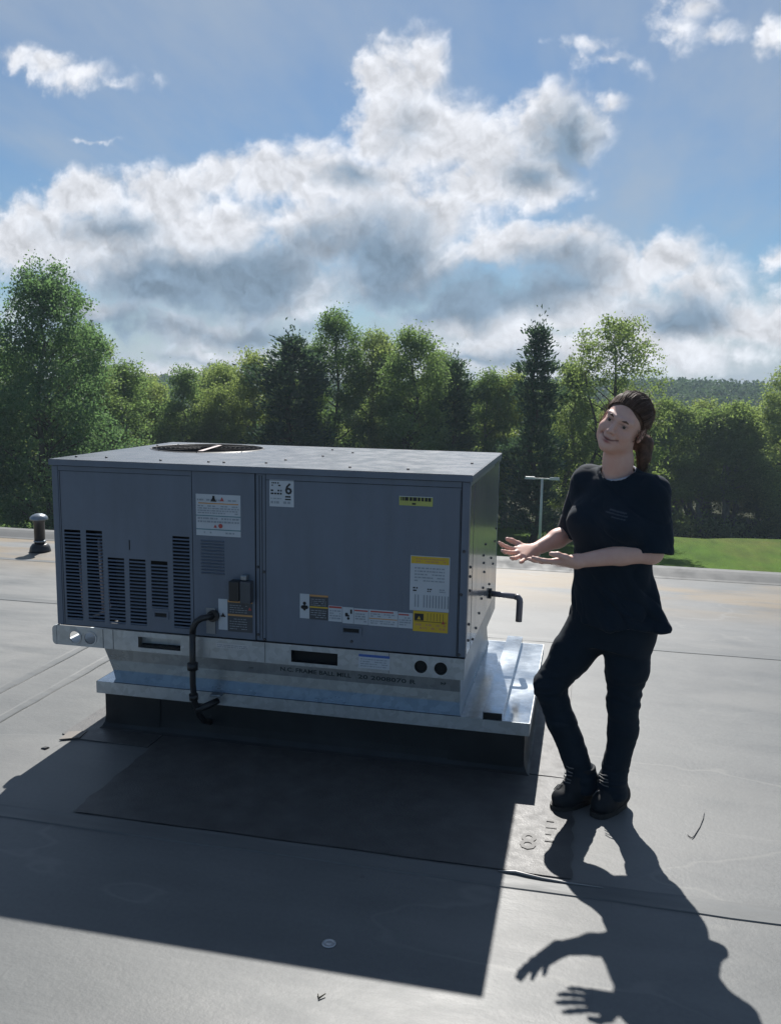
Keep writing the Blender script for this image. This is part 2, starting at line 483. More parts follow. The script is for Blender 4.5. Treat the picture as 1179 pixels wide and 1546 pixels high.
M_ROOF = roof_material()
M_SEAM = mat("membrane_lap", (0.112, 0.118, 0.118), 0.5, var=0.14, scale=3.0, bmp=0.12, spec=0.3, rvar=0.08, stretch=(0.6, 3, 1))
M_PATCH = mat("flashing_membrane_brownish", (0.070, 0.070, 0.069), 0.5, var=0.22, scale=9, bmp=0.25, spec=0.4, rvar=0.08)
M_CURBSKIN = mat("black_membrane", (0.020, 0.022, 0.024), 0.55, var=0.3, scale=5, bmp=0.2, spec=0.35, rvar=0.1)
M_COPING = mat("weathered_white_metal", (0.15, 0.153, 0.15), 0.65, var=0.1, scale=4, spec=0.2, rvar=0.1)
M_GALV = None

roof = MB()
nx, ny = 60, 40
gx = [-16 + 30 * i / nx for i in range(nx + 1)]; gy = [-9 + 13.55 * j / ny for j in range(ny + 1)]
roof.hexa([(-16, -9, -8), (14, -9, -8), (14, 4.55, -8), (-16, 4.55, -8), (-16, -9, 0), (14, -9, 0), (14, 4.55, 0), (-16, 4.55, 0)])
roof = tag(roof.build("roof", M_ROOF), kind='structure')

def lap(points, w, z, t, m=M_SEAM, name="membrane_seam", rag=0.006, seed=0):
    """a long lap of membrane from points[0] to points[1], w wide, with a slightly wavy raised edge"""
    rd = random.Random(seed)
    a, b = Vector(points[0]), Vector(points[1])
    d = (b - a); n = max(8, int(d.length / 0.12)); s = Vector((-d.y, d.x, 0)).normalized()
    mb = MB(); rows = []
    ph = rd.random() * 9
    for i in range(n + 1):
        p = a + d * (i / n)
        j1 = rag * (math.sin(i * .7 + ph) * .4 + rd.uniform(-1, 1) * .6); j2 = rag * (math.sin(i * .4 + ph) * .5 + rd.uniform(-1, 1) * .5)
        up = t * (1 + .5 * math.sin(i * .31 + ph) * rd.random())
        rows.append([mb.bm.verts.new(p + s * o + Vector((0, 0, h))) for o, h in
                     ((j1 - .004, 0.0005), (j1, z + up), (.016, z + up * .55), (w - .012, z + .5 * up), (w + j2, z + up * .9), (w + j2 + .004, .0005))])
    for r0, r1 in zip(rows, rows[1:]):
        for k in range(5): mb.bm.faces.new((r0[k], r1[k], r1[k + 1], r0[k + 1]))
    return mb.build(name, m, roof)

lap([(-16, -0.765, 0), (14, -0.745, 0)], 0.085, 0.002, 0.0024, seed=1)
lap([(-16, 2.10, 0), (14, 2.14, 0)], 0.08, 0.0015, 0.0014, seed=2)
lap([(-0.365, -0.64, 0), (-0.365, 4.33, 0)], 0.06, 0.002, 0.0028, seed=3)
lap([(-0.62, -0.64, 0), (-0.62, 4.33, 0)], 0.06, 0.002, 0.0028, seed=4)
lap([(-16, 3.42, 0), (-0.7, 3.40, 0)], 0.07, 0.0012, 0.001, seed=5)
lap([(3.9, -0.64, 0), (3.95, 2.06, 0)], 0.06, 0.0012, 0.001, seed=6)

# the metal edge along the far side, in lengths butted end to end
x = -16.0
k = 0
while x < 13.9:
    x1 = min(x + 3.04, 14.0)
    mb = MB(); z = 0.058
    prof = [(4.34, 0.002), (4.38, 0.010), (4.47, 0.043), (4.52, z), (4.60, z + .004), (4.61, z - .01), (4.61, -0.20), (4.56, -0.20)]
    ra = [mb.bm.verts.new((x + .002, a, b)) for a, b in prof]; rb = [mb.bm.verts.new((x1 - .002, a, b)) for a, b in prof]
    for i in range(len(prof)):
        j = (i + 1) % len(prof); mb.bm.faces.new((ra[i], ra[j], rb[j], rb[i]))
    mb.bm.faces.new(ra[::-1]); mb.bm.faces.new(rb)
    mb.build("edge_coping", M_COPING, roof)
    x = x1; k += 1

# the flashing patch by the corner of the curb, embossed letters on it
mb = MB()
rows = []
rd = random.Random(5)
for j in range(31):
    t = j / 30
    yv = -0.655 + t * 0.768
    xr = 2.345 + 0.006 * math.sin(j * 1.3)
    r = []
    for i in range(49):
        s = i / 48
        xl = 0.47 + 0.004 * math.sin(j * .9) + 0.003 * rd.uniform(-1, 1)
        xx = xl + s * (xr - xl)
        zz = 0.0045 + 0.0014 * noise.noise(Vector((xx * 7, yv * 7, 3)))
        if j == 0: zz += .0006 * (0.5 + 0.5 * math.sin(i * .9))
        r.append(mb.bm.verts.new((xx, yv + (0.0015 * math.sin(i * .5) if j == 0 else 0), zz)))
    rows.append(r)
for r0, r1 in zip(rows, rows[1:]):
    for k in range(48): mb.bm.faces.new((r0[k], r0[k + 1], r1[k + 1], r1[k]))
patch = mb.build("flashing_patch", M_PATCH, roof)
for f in patch.data.polygons: f.use_smooth = True
mb = MB()
add_text(mb, "8", 0.13, lambda u, v: (2.155 + u, -0.50 + v * 1.25, 0.0072), 0.001)
for i, (w_, h_) in enumerate([(.035, .010), (.022, .008), (.040, .007), (.028, .009)]):
    xx, yy = 2.245, -0.43 + i * 0.05
    mb.box(xx, xx + w_, yy, yy + h_, 0.0062, 0.0072)
mb.build("marking", mat("marking_grey", (0.066, 0.065, 0.063), 0.6), patch)
# bright raised wrinkle where the patch laps on the seam
mb = MB()
mb.tube([(2.10, -0.668, .006), (2.13, -0.670, .008), (2.16, -0.668, .009), (2.20, -0.676, .009), (2.25, -0.683, .008), (2.33, -0.686, .006), (2.45, -.684, .004)],
        [.002, .0042, .0055, .005, .004, .003, .002], 8)
mb.build("lap_wrinkle", mat("bleached_membrane", (.22, .22, .215), .4, spec=.6), roof)

# small marks and litter on the membrane
mb = MB()
mb.lathe((1.651, -1.18, 0.0005), [(0.021, 0), (0.021, 0.0022), (0.016, 0.0034), (0.015, 0.0022), (0.006, 0.0022), (0.005, 0.0042)], 24)
tag(mb.build("seam_plate", mat("galvanised_disc", (0.42, 0.43, 0.44), 0.4, 0.6)),
    "small round metal fastener plate lying in the shade on the roof", "metal disc")
mb = MB(); mb.tube([(1.685, -1.398, .003), (1.692, -1.414, .004), (1.706, -1.396, .007)], [.002, .003, .0015], 6)
tag(mb.build("leaf_scrap", mat("dry_leaf", (.05, .045, .03), .8)), "tiny dark tick shaped scrap on the sunny roof in the foreground", "debris")
mb = MB(); mb.hexa([(.003, -.172, .001), (.03, -.176, .001), (.036, -.150, .001), (.010, -.146, .001), (.006, -.168, .006), (.028, -.170, .008), (.031, -.154, .007), (.013, -.151, .006)])
tag(mb.build("rubber_scrap", M_CURBSKIN), "small dark rubber scrap on the sunlit roof left of the unit shadow", "debris")
mb = MB()
pts = [(2.845, -.05, .003), (2.835, -.10, .004), (2.815, -.17, .003), (2.785, -.25, .004), (2.776, -.268, .004), (2.768, -.258, .003), (2.762, -.245, .003)]
mb.tube(pts, [.0012, .0016, .0016, .0018, .002, .0016, .001], 6)
tag(mb.build("wire_offcut", mat("dark_wire", (.05, .05, .05), .5)), "thin bent wire offcut lying on bare roof right of the person", "wire")

# ------------------------------------------------------------------ roof curb under the unit
curb = empty("roof_curb", (1.14, 0.66, 0), "black membrane wrapped curb that carries the metal flange and unit", "roof curb")
mb = MB()
pr = [(0.026, 0.0045), (0.014, 0.014), (0.004, 0.035), (0.0, 0.07), (0.0, 0.188)]
x0, x1, y0, y1 = 0.155, 2.128, 0.125, 1.20
rings = []
for o, z in pr:
    ring = []
    for cx, cy, ax, ay in ((x0, y0, -1, -1), (x1, y0, 1, -1), (x1, y1, 1, 1), (x0, y1, -1, 1)):
        ring.append(mb.bm.verts.new((cx + ax * o, cy + ay * o, z)))
    rings.append(ring)
for a, b in zip(rings, rings[1:]):
    for k in range(4):
        mb.bm.faces.new((a[k], a[(k + 1) % 4], b[(k + 1) % 4], b[k]))
mb.bm.faces.new(rings[-1])
mb.build("curb_wall", M_CURBSKIN, curb)
mb = MB()   # the skirt of flashing that lies on the roof round the curb
def skirt_loop(o, w): return [(x0 - o + w[0], y0 - o + w[1]), (x1 + o + w[2], y0 - o + w[3]), (x1 + o + w[2], y1 + o), (x0 - o + w[0], y1 + o)]
mb.sheet([(-.0, .0), (.12, -.035), (.455, -.04), (.46, .13), (2.0, .13), (2.30, .118), (2.31, 1.36), (.02, 1.38)], [], flat(0.0055), 0.004)
mb.build("flashing_skirt", M_PATCH, curb)
mb = MB()
for xa, xb in ((.155, .43), (1.80, 2.128)):
    pass
mb.sheet([(.165, .02), (.435, .008), (.44, .178), (.165, .183)], [], front(.1185), .004)
mb.build("corner_patch", M_CURBSKIN, curb)
mb = MB()
mb.sheet([(1.80, .008), (2.12, .02), (2.12, .183), (1.80, .18)], [], front(.1185), .004)
mb.build("corner_patch", M_CURBSKIN, curb)
mb = MB()
mb.hexa([(.03, -.07, .005), (.11, -.03, .005), (.10, .05, .005), (.02, .02, .005), (.03, -.07, .009), (.11, -.03, .010), (.10, .05, .009), (.02, .02, .009)])
mb.build("flashing_corner", mat("brown_membrane", (.12, .105, .09), .6, var=.2), curb)

# ------------------------------------------------------------------ sheet metal curb adapter
def galv_material(name, col=(0.25, 0.28, 0.305), rough=0.30):
    m, nt, bs = new_mat(name)
    v = coords(nt)
    vor = N_(nt, 'ShaderNodeTexVoronoi'); vor.inputs['Scale'].default_value = 42.0
    nt.links.new(v, vor.inputs['Vector'])
    sp = N_(nt, 'ShaderNodeSeparateColor'); nt.links.new(vor.outputs['Color'], sp.inputs[0])
    lo = tuple(c * .88 for c in col); hi = tuple(c * 1.1 for c in col)
    c = ramp(nt, sp.outputs[0], [(0, lo), (1, hi)])
    stain = noise_tex(nt, coords(nt, (1, 1, 3)), 3.0, 5)
    c = mix_col(nt, 0.35, c, ramp(nt, stain, [(.3, (.4, .4, .4)), (.7, (.6, .6, .6))]), 'OVERLAY')
    nt.links.new(c, bs.inputs['Base Color'])
    bs.inputs['Metallic'].default_value = 0.75
    nt.links.new(ramp(nt, stain, [(.3, (rough - .07,) * 3), (.7, (rough + .1,) * 3)]), bs.inputs['Roughness'])
    bump(nt, bs, noise_tex(nt, v, 5, 2), 0.12 if rough > .2 else .02, 0.01)
    return m
M_GALV = galv_material("galvanised_steel")
M_GALV.node_tree.nodes["Principled BSDF"].inputs["Metallic"].default_value = .6
M_BRIGHT = galv_material("bright_galvanised", (0.52, 0.56, 0.59), 0.16)
M_BRIGHT.node_tree.nodes["Principled BSDF"].inputs["Metallic"].default_value = .92
M_GALV_R = galv_material("galvanised_rail", (0.46, 0.49, 0.51), 0.5)
M_BLACK = mat("black_plastic", (0.018, 0.019, 0.021), 0.45, var=.1)
M_VOID = mat("dark_inside", (0.012, 0.013, 0.014), 0.8, var=.1)
M_INK = mat("black_ink", (0.02, 0.02, 0.022), 0.6, var=.1)

M_STENCIL = mat("stencil_ink", (.045, .06, .07), .7)
adapter = empty("curb_adapter", (1.03, 0.65, 0.25), "galvanised sheet metal adapter tapering from the wide flange up to the unit rail", "curb adapter")
mb = MB()
secs = [(.150, 1.848, .110, 1.125, .4395), (.190, 1.848, .110, 1.125, .345), (.212, 1.850, .104, 1.14, .300), (.232, 1.852, .090, 1.17, .262), (.224, 1.856, .084, 1.18, .2475)]
rings = [[mb.bm.verts.new(p) for p in ((a, c, z), (b, c, z), (b, d, z), (a, d, z))] for a, b, c, d, z in secs]
for r0, r1 in zip(rings, rings[1:]):
    for k in range(4): mb.bm.faces.new((r0[k], r1[k], r1[(k + 1) % 4], r0[(k + 1) % 4]))
mb.bm.faces.new(rings[0][::-1])
mb.build("adapter_shell", M_GALV, adapter)
mb = MB()
mb.box(.141, 2.147, .080, 1.240, .2425, .2465)
mb.build("flange", M_BRIGHT, adapter)
mb = MB()
mb.box(.141, 2.147, .0775, .0795, .190, .2465)
mb.box(.141, 2.147, 1.2405, 1.2425, .190, .2465)
mb.box(2.1475, 2.1495, .0775, 1.2425, .190, .2465)
mb.box(.1385, .1405, .0775, 1.2425, .190, .2465)
mb.build("flange_lip", M_GALV_R, adapter)
mb = MB()
add_text(mb, "N.C. FRAME BALL MILL", .026, lambda u, v: (1.035 + u, .1085, .368 + v - .010 * u), .0006, .33)
mb.build("stencil", M_STENCIL, adapter); mb = MB()
add_text(mb, "20 2008070 R", .026, lambda u, v: (1.395 + u, .1085, .365 + v - .010 * u), .0006, .26)
mb.build("stencil", M_STENCIL, adapter); mb = MB()
add_text(mb, "2", .022, lambda u, v: (1.765 + v * 1.3, .1085, .382 - u), .001)
mb.build("stencil", M_STENCIL, adapter)

channel = MB()
channel.sheet([(-.041, 0), (.041, 0), (.041, .034), (-.041, .034)], [[(-.038, .003), (.038, .003), (.038, .031), (-.038, .031)]],
              lambda u, v, d: (1.993 + u, .07 + d, .2475 + v), 1.17)
channel = tag(channel.build("metal_channel", M_BRIGHT), "long galvanised box channel lying loose on the flange beside the unit", "metal channel")
mb = MB(); mb.box(1.956, 2.030, .078, .083, .252, .278)
mb.build("dark_end", M_VOID, channel)

# ------------------------------------------------------------------ the rooftop unit
def paint_material(name, col, rough, coat=0.0, aniso=0.0):
    m, nt, bs = new_mat(name)
    v = coords(nt)
    n1 = noise_tex(nt, v, 1.7, 5); n2 = noise_tex(nt, coords(nt, (9, 9, 1.2)), 1.5, 5)
    c = ramp(nt, n1, [(.3, tuple(q * .94 for q in col)), (.7, tuple(q * 1.06 for q in col))])
    c = mix_col(nt, .5, c, ramp(nt, n2, [(.3, (.42,) * 3), (.7, (.58,) * 3)]), 'OVERLAY')
    spk = noise_tex(nt, v, 26, 4, .7)
    c = mix_col(nt, .15, c, ramp(nt, spk, [(.3, (.42,) * 3), (.7, (.58,) * 3)]), 'OVERLAY')
    nt.links.new(c, bs.inputs['Base Color'])
    nt.links.new(ramp(nt, n2, [(.3, (rough - .04,) * 3), (.7, (rough + .06,) * 3)]), bs.inputs['Roughness'])
    bs.inputs['Coat Weight'].default_value = coat; bs.inputs['Coat Roughness'].default_value = .08
    bump(nt, bs, noise_tex(nt, v, 2.2, 1), 0.16, 0.012)
    return m
M_PAINT = paint_material("grey_enamel", (.128, .158, .205), .40)
M_PAINT_SIDE = paint_material("grey_enamel_glossy", (.15, .165, .185), .22, .35)
M_TOP = paint_material("grey_enamel_top", (.105, .115, .130), .26)
M_TOP.node_tree.nodes['Principled BSDF'].inputs['Specular IOR Level'].default_value = .25
M_SCREW = mat("zinc_screw", (.09, .09, .095), .45, .5)

unit = empty("rooftop_unit", (.94, .60, .44), "large grey packaged rooftop air conditioning unit with louvred front and warning stickers", "air conditioner")
Z0, Z1 = .533, 1.290

# frame: posts, top, inner faces
def post(x0_, x1_, y0_, y1_, m=M_PAINT, name="corner_post"):
    mb = MB(); mb.box(x0_, x1_, y0_, y1_, Z0, 1.2635, .003); return mb.build(name, m, unit)
post(.000, .030, .0, .035); post(.966, 1.010, .004, .04, name="centre_post"); post(1.8485, 1.880, .0, .035)
post(.0, .03, 1.155, 1.19); post(1.8485, 1.880, 1.155, 1.19)
mb = MB(); mb.box(.9815, .9835, .0025, .0045, Z0 + .01, 1.255); mb.box(.9935, .9955, .0025, .0045, Z0 + .01, 1.255)
mb.build("post_groove", M_VOID, unit)

FAN = (.372, .842, .292)
mb = MB()
mb.sheet(rect(-.006, 1.887, -.007, 1.197), [circ(FAN[0], FAN[1], FAN[2], 48)], flat(1.2925), .004)
top = mb.build("top_panel", M_TOP, unit)
mb = MB()
mb.box(-.008, 1.889, -.0095, -.0072, 1.2655, 1.2905); mb.box(-.008, 1.889, 1.1972, 1.1995, 1.2655, 1.2905)
mb.box(-.0085, -.0062, -.0072, 1.1972, 1.2655, 1.2905); mb.box(1.8872, 1.8895, -.0072, 1.1972, 1.2655, 1.2905)
mb.build("top_rim", M_PAINT, unit)
mb = MB(); mb.box(1.8805, 1.8865, .0, 1.19, 1.250, 1.2645)
mb.build("drip_edge", M_GALV, unit)
# fan: ring, guard, blades, motor
mb = MB()
n = 48
prof = [(FAN[2] + .006, 1.2928), (FAN[2] + .003, 1.2955), (FAN[2] - .001, 1.2955), (FAN[2] - .003, 1.292), (FAN[2] - .004, 1.20)]
rings = [[mb.bm.verts.new((FAN[0] + r * math.cos(2 * math.pi * k / n), FAN[1] + r * math.sin(2 * math.pi * k / n), z)) for k in range(n)] for r, z in prof]
for a, b in zip(rings, rings[1:]):
    for k in range(n):
        f = mb.bm.faces.new((a[k], a[(k + 1) % n], b[(k + 1) % n], b[k])); f.smooth = True
ring_o = mb.build("fan_orifice", M_BLACK, unit)
fan = empty("fan", (FAN[0], FAN[1], 1.22)); fan.parent = unit; fan.location = Vector((FAN[0], FAN[1], 1.22)) - unit.location
mb = MB()
for r in [.05 + .024 * i for i in range(11)]:
    pts = [(FAN[0] + r * math.cos(q), FAN[1] + r * math.sin(q), 1.296 - .002 * (r / .3)) for q in [2 * math.pi * k / 40 for k in range(41)]]
    mb.tube(pts, .0011, 4, False)
for k in range(8):
    q = 2 * math.pi * (k + .3) / 8
    mb.tube([(FAN[0] + .04 * math.cos(q), FAN[1] + .04 * math.sin(q), 1.293), (FAN[0] + .297 * math.cos(q), FAN[1] + .297 * math.sin(q), 1.294)], .0026, 5)
tag(mb.build("fan_guard", M_VOID, unit, normals=False), kind='stuff')
for k in range(4):
    q = 2 * math.pi * k / 4 + .5
    mb = MB(); rows = []
    for i in range(7):
        r = .055 + .22 * i / 6; w_ = .05 + .085 * i / 6
        row = []
        for s in (-1, -.3, .4, 1):
            ang = q + s * w_ / r * .62 + .15 * i / 6
            row.append(mb.bm.verts.new((FAN[0] + r * math.cos(ang), FAN[1] + r * math.sin(ang), 1.235 + s * .028)))
        rows.append(row)
    for a, b in zip(rows, rows[1:]):
        for j in range(3): mb.bm.faces.new((a[j], a[j + 1], b[j + 1], b[j]))
    mb.build("fan_blade", mat("fan_blade_grey", (.05, .05, .055), .5, .2), fan)
mb = MB(); mb.cyl((FAN[0], FAN[1], 1.10), (FAN[0], FAN[1], 1.24), .062); mb.cyl((FAN[0], FAN[1], 1.24), (FAN[0], FAN[1], 1.262), .045, .03)
mb.build("fan_motor", M_BLACK, fan)
mb = MB()
mb.hexa([(.438, .575, 1.2985), (.462, .583, 1.2985), (.390, .985, 1.2985), (.370, .98, 1.2985), (.438, .575, 1.3005), (.462, .583, 1.3005), (.390, .985, 1.3005), (.370, .98, 1.3005)])
mb.build("guard_strap", mat("reddish_strap", (.42, .33, .31), .5), unit)

# left compartment with louvred panel: sheet with real openings, slats, tubes behind
COLX = [.052, .160, .264, .368, .474, .580]; CW = .080
COLZ = [(.560, .976), (.560, .978), (.557, .860), (.557, .860), (.642, .858), (.560, .974)]
mb = MB()
mb.sheet(rect(.0325, .6735, Z0 + .002, 1.2625), [rect(x, x + CW, a, b) for x, (a, b) in zip(COLX, COLZ)], front(0.0), .002)
cond = mb.build("condenser_panel", M_PAINT, unit)
slat = MB()
for q in (0,):
    slat.hexa([(0, -.0030, 0), (CW, -.0030, 0), (CW, -.0018, 0), (0, -.0018, 0), (0, .003, .0058), (CW, .003, .0058), (CW, .0042, .0058), (0, .0042, .0058)])
slat_o = slat.build("louvre_slat", M_PAINT)
slat_me = slat_o.data; bpy.data.objects.remove(slat_o)
PITCH = .0158
for x, (a, b) in zip(COLX, COLZ):
    z = a + .003
    while z < b - .008:
        link_mesh("louvre_slat", slat_me, cond, (x, 0.0, z)); z += PITCH
mb = MB(); mb.sheet(rect(.478, .556, .596, .632), [rect(.488, .546, .604, .624)], front(-.004), .004)
mb.build("pull_frame", M_PAINT, cond)
mb = MB(); mb.box(.490, .544, -.0012, -.0002, .606, .622); mb.build("pull_recess", M_VOID, cond)
for xx, h in ((.371, .10),):
    mb = MB(); mb.box(xx, xx + .004, -.0015, -.0003, .90, .945); mb.build("panel_slot", M_VOID, cond)
# inside of the compartment
mb = MB(); mb.box(.690, .700, .006, 1.18, Z0, 1.285); mb.build("divider", M_VOID, unit)
mb = MB(); mb.box(.002, .69, .02, 1.185, .525, .5315); mb.build("base_pan", mat("pan_grey", (.06, .062, .065), .6), unit)
# the coil on the left side, with open slots that let daylight through
for ya, yb, za, zb in ((.036, .146, Z0, 1.262), (.146, .164, .80, 1.262), (.164, .312, Z0, 1.262), (.312, .378, .93, 1.262), (.312, .378, Z0, .60), (.336, .347, .60, .93), (.378, 1.154, Z0, 1.262)):
    mb = MB(); mb.box(.0015, .0245, ya, yb, za, zb); mb.build("side_coil", M_VOID, unit)
mb = MB(); mb.box(.031, .69, 1.162, 1.186, Z0, 1.262); mb.build("rear_coil", M_VOID, unit)
M_TUBE = mat("pale_copper_tube", (.62, .52, .50), .35, .3, var=.15)
mb = MB(); mb.box(.262, .689, .075, .080, Z0, 1.05); mb.build("sun_block_plate", M_VOID, unit)  # black plate added to stop sun leaking out through the louvres
for nm, pts, r in (("refrigerant_tube", [(.195, .05, .93), (.198, .05, .80), (.203, .05, .67), (.205, .05, .60)], .008),
                   ("refrigerant_tube", [(.222, .055, .91), (.226, .055, .78), (.228, .055, .63)], .0075),
                   ("refrigerant_tube", [(.245, .05, .628), (.215, .05, .60), (.185, .05, .582), (.15, .05, .565), (.135, .05, .560)], .007),
                   ("refrigerant_tube", [(.092, .05, .82), (.097, .05, .70), (.103, .05, .575)], .0045)):
    mb = MB(); mb.tube(pts, r, 8); mb.build(nm, M_TUBE, unit)

# compressor corner panel with a small vent
mb = MB(); mb.sheet(rect(.6765, .9625, Z0 + .002, 1.2625), [], front(0.0), .003)
comp = mb.build("compressor_panel", M_PAINT, unit)
mb = MB(); mb.hexa([(0, -.0002, 0), (.112, -.0002, 0), (.112, .001, 0), (0, .001, 0), (.004, -.006, .0060), (.108, -.006, .0060), (.108, .001, .0085), (.004, .001, .0085)])
vs_o = mb.build("vent_slat", M_PAINT); vs_me = vs_o.data; bpy.data.objects.remove(vs_o)
for i in range(11): link_mesh("vent_slat", vs_me, comp, (.712, -.0002, .815 + i * .0142))
# body behind the right-hand panels, control panel
mb = MB(); mb.box(.7015, 1.876, .006, 1.186, .5315, 1.284); mb.build("cabinet_core", M_VOID, unit)
mb = MB(); mb.sheet(rect(1.0135, 1.8455, Z0 + .002, 1.2625), [], front(0.0), .004)
ctrl = mb.build("control_panel", M_PAINT, unit)
mb = MB(); mb.sheet(rect(1.345, 1.440, .595, .628), [rect(1.357, 1.428, .602, .622)], front(-.004), .0035)
mb.build("pull_frame", M_PAINT, ctrl)
mb = MB(); mb.box(1.359, 1.426, -.0012, -.0002, .604, .620); mb.build("pull_recess", M_VOID, ctrl)
mb = MB(); mb.box(1.0145, 1.8455, -.0016, -.0002, 1.2375, 1.2395); mb.box(1.8415, 1.8435, -.0016, -.0002, .54, 1.23); mb.build("panel_crease", M_VOID, ctrl)
mb = MB(); mb.box(.0345, .672, -.0016, -.0002, 1.2405, 1.2422); mb.box(.0385, .0400, -.0016, -.0002, .54, 1.24); mb.build("panel_crease", M_VOID, cond)
# right side: a bright corner strip and two glossy panels
mb = MB(); mb.box(1.876, 1.8795, .0365, .150, Z0, 1.2625); mb.build("side_strip", M_PAINT_SIDE, unit)
mb = MB(); mb.box(1.876, 1.8805, .153, .640, Z0, 1.2625); side1 = mb.build("side_panel", M_PAINT_SIDE, unit)
mb = MB(); mb.box(1.876, 1.8805, .643, 1.1535, Z0, 1.2625); side2 = mb.build("side_panel", M_PAINT_SIDE, unit)

# screws: one small mesh shared
mb = MB(); mb.lathe((0, 0, 0), [(.0065, 0), (.0065, .002), (.0045, .0055), (.003, .006)], 8)
s_o = mb.build("screw", M_SCREW); s_me = s_o.data; bpy.data.objects.remove(s_o)
def screw(p, axis, parent=unit):
    o = link_mesh("screw", s_me, parent, p)
    o.rotation_euler = {'z': (0, 0, 0), 'y': (math.pi / 2, 0, 0), 'x': (0, math.pi / 2, 0)}[axis]
for x, y in ((.19, .14), (.48, .10), (.705, .11), (.775, .115), (.955, .16), (.985, .33), (1.08, .60), (1.16, .86), (1.01, 1.0), (.05, .12), (.05, .9), (1.60, .12), (1.82, .5), (1.35, .11)):
    screw((x, y, 1.2925), 'z')
for y, z in ((.08, .86), (.08, .80), (.08, .655), (.08, .585), (.08, .90)): screw((1.8795, y, z), 'x')
for y, z in ((.55, .86), (.60, .77), (.57, .82), (.57, .70), (.52, .66), (.44, .61), (.33, .57), (.22, .55), (.62, .90), (1.05, .84), (1.0, .73), (1.10, .90), (.90, .78), (.85, .655)):
    screw((1.8805, y, z), 'x')
for z in (.86, .56): screw((.974, .004, z), 'y'); screw((1.003, .004, z - .02), 'y')
screw((1.395, -.0, .565), 'y'); screw((1.855, 0, .80), 'y'); screw((1.853, 0, .545), 'y'); screw((1.862, 0, .98), 'y')

# base rail all round, with fork pockets and lifting holes
RY = -.012
mb = MB()
lift = [(.094, .482), (.171, .482), (1.697, .484), (1.781, .483)]
mb.sheet([(.0, .4405), (1.8795, .4405), (1.8795, .5315), (.0, .5315)],
         [rect(.409, .614, .459, .509), rect(1.129, 1.337, .455, .508)] + [circ(x, z, .028, 20) for x, z in lift], front(RY), .0025)
rail = mb.build("base_rail", M_GALV_R, unit)
mb = MB(); mb.box(1.8770, 1.8795, RY + .003, 1.20, .4405, .5315); mb.build("side_rail", M_GALV, unit)
mb = MB(); mb.box(.0, 1.8795, 1.2005, 1.203, .4405, .5315); mb.build("rear_rail", M_GALV, unit)
mb = MB(); mb.box(.0, 1.875, RY + .003, 1.2, .4405, .4425); mb.build("bottom_flange", M_GALV_R, unit)
# rounded end plate at the left
mb = MB()
lp = [(.0, .5315), (.0, .4405), (-.008, .442), (-.017, .450), (-.020, .460), (-.020, .512), (-.017, .522), (-.008, .530)]
mb.sheet(lp[::-1], [], front(RY - .002), .03); mb.build("rail_end", M_GALV_R, unit)
for x, z in lift:
    mb = MB(); mb.sheet(circ(x, z, .0335, 20), [circ(x, z, .0275, 20)], front(RY - .003), .003)
    mb.build("lifting_hole_rim", M_GALV_R, rail)
mb = MB(); mb.sheet(circ(0, 0, .028, 20), [], lambda u, v, d: (1.697 + u, .004 + d, .484 + v), .003); mb.sheet(circ(0, 0, .028, 20), [], lambda u, v, d: (1.781 + u, .004 + d, .483 + v), .003)
mb.build("hole_plug", M_VOID, rail)
for (a, b, c, d, mm) in ((.405, .618, .455, .513, M_GALV_R), (1.125, 1.341, .451, .512, M_VOID)):
    mb = MB(); mb.box(a, b, .03, .034, c - .005, d); mb.box(a, b, -.008, .03, d, d + .002); mb.box(a, b, -.008, .03, c - .003, c - .001)
    mb.build("fork_pocket", mm, rail)
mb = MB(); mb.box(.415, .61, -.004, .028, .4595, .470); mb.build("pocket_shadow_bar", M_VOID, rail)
for xx in (.235, .285, .66, 1.01, 1.56):
    mb = MB(); mb.box(xx, xx + .0015, RY - .0012, RY - .0001, .442, .530); mb.build("rail_joint", M_VOID, rail)

# disconnect, plates and conduit on the compressor panel
mb = MB(); mb.box(.858, .905, -.045, -.0005, .712, .800, .004); mb.build("breaker_cover", M_BLACK, unit)
mb = MB(); mb.box(.907, .955, -.040, -.0005, .705, .800, .003); mb.build("disconnect_box", mat("dark_grey_box", (.07, .078, .09), .5), unit)
mb = MB(); mb.box(.908, .934, -.030, -.0005, .803, .826, .004); mb.build("hasp", M_GALV, unit)
mb = MB(); mb.box(.735, .778, -.006, -.0005, .548, .665, .002); mb.build("knockout_plate", mat("plate_grey", (.26, .26, .26), .5), unit)
mb = MB()
arc = [(.775, -.012, .632), (.755, -.045, .632), (.735, -.052, .628), (.712, -.055, .612), (.698, -.056, .588), (.694, -.056, .560)]
mb.tube(arc, .0140, 14)
mb.tube([(.694, -.056, .562), (.692, -.056, .44), (.690, -.054, .33), (.690, -.040, .245), (.689, .0, .17), (.688, .05, .12), (.688, .118, .085)], .0135, 14)
mb.build("conduit", M_BLACK, unit)
for p0, p1, r in (((.772, -.022, .632), (.772, -.001, .632), .026), ((.6915, -.056, .395), (.6915, -.056, .425), .0235), ((.690, -.05, .28), (.690, -.046, .255), .020)):
    mb = MB(); mb.cyl(p0, p1, r, seg=14); mb.build("conduit_coupling", M_BLACK, unit)
mb = MB(); mb.tube([(.690, -.03, .20), (.73, .0, .212), (.765, .045, .225)], [.013, .016, .014], 12); mb.build("strain_relief", M_BLACK, unit)
mb = MB(); mb.box(.735, .785, .02, .060, .2475, .2585, .003); mb.build("conduit_strap", M_GALV, unit)

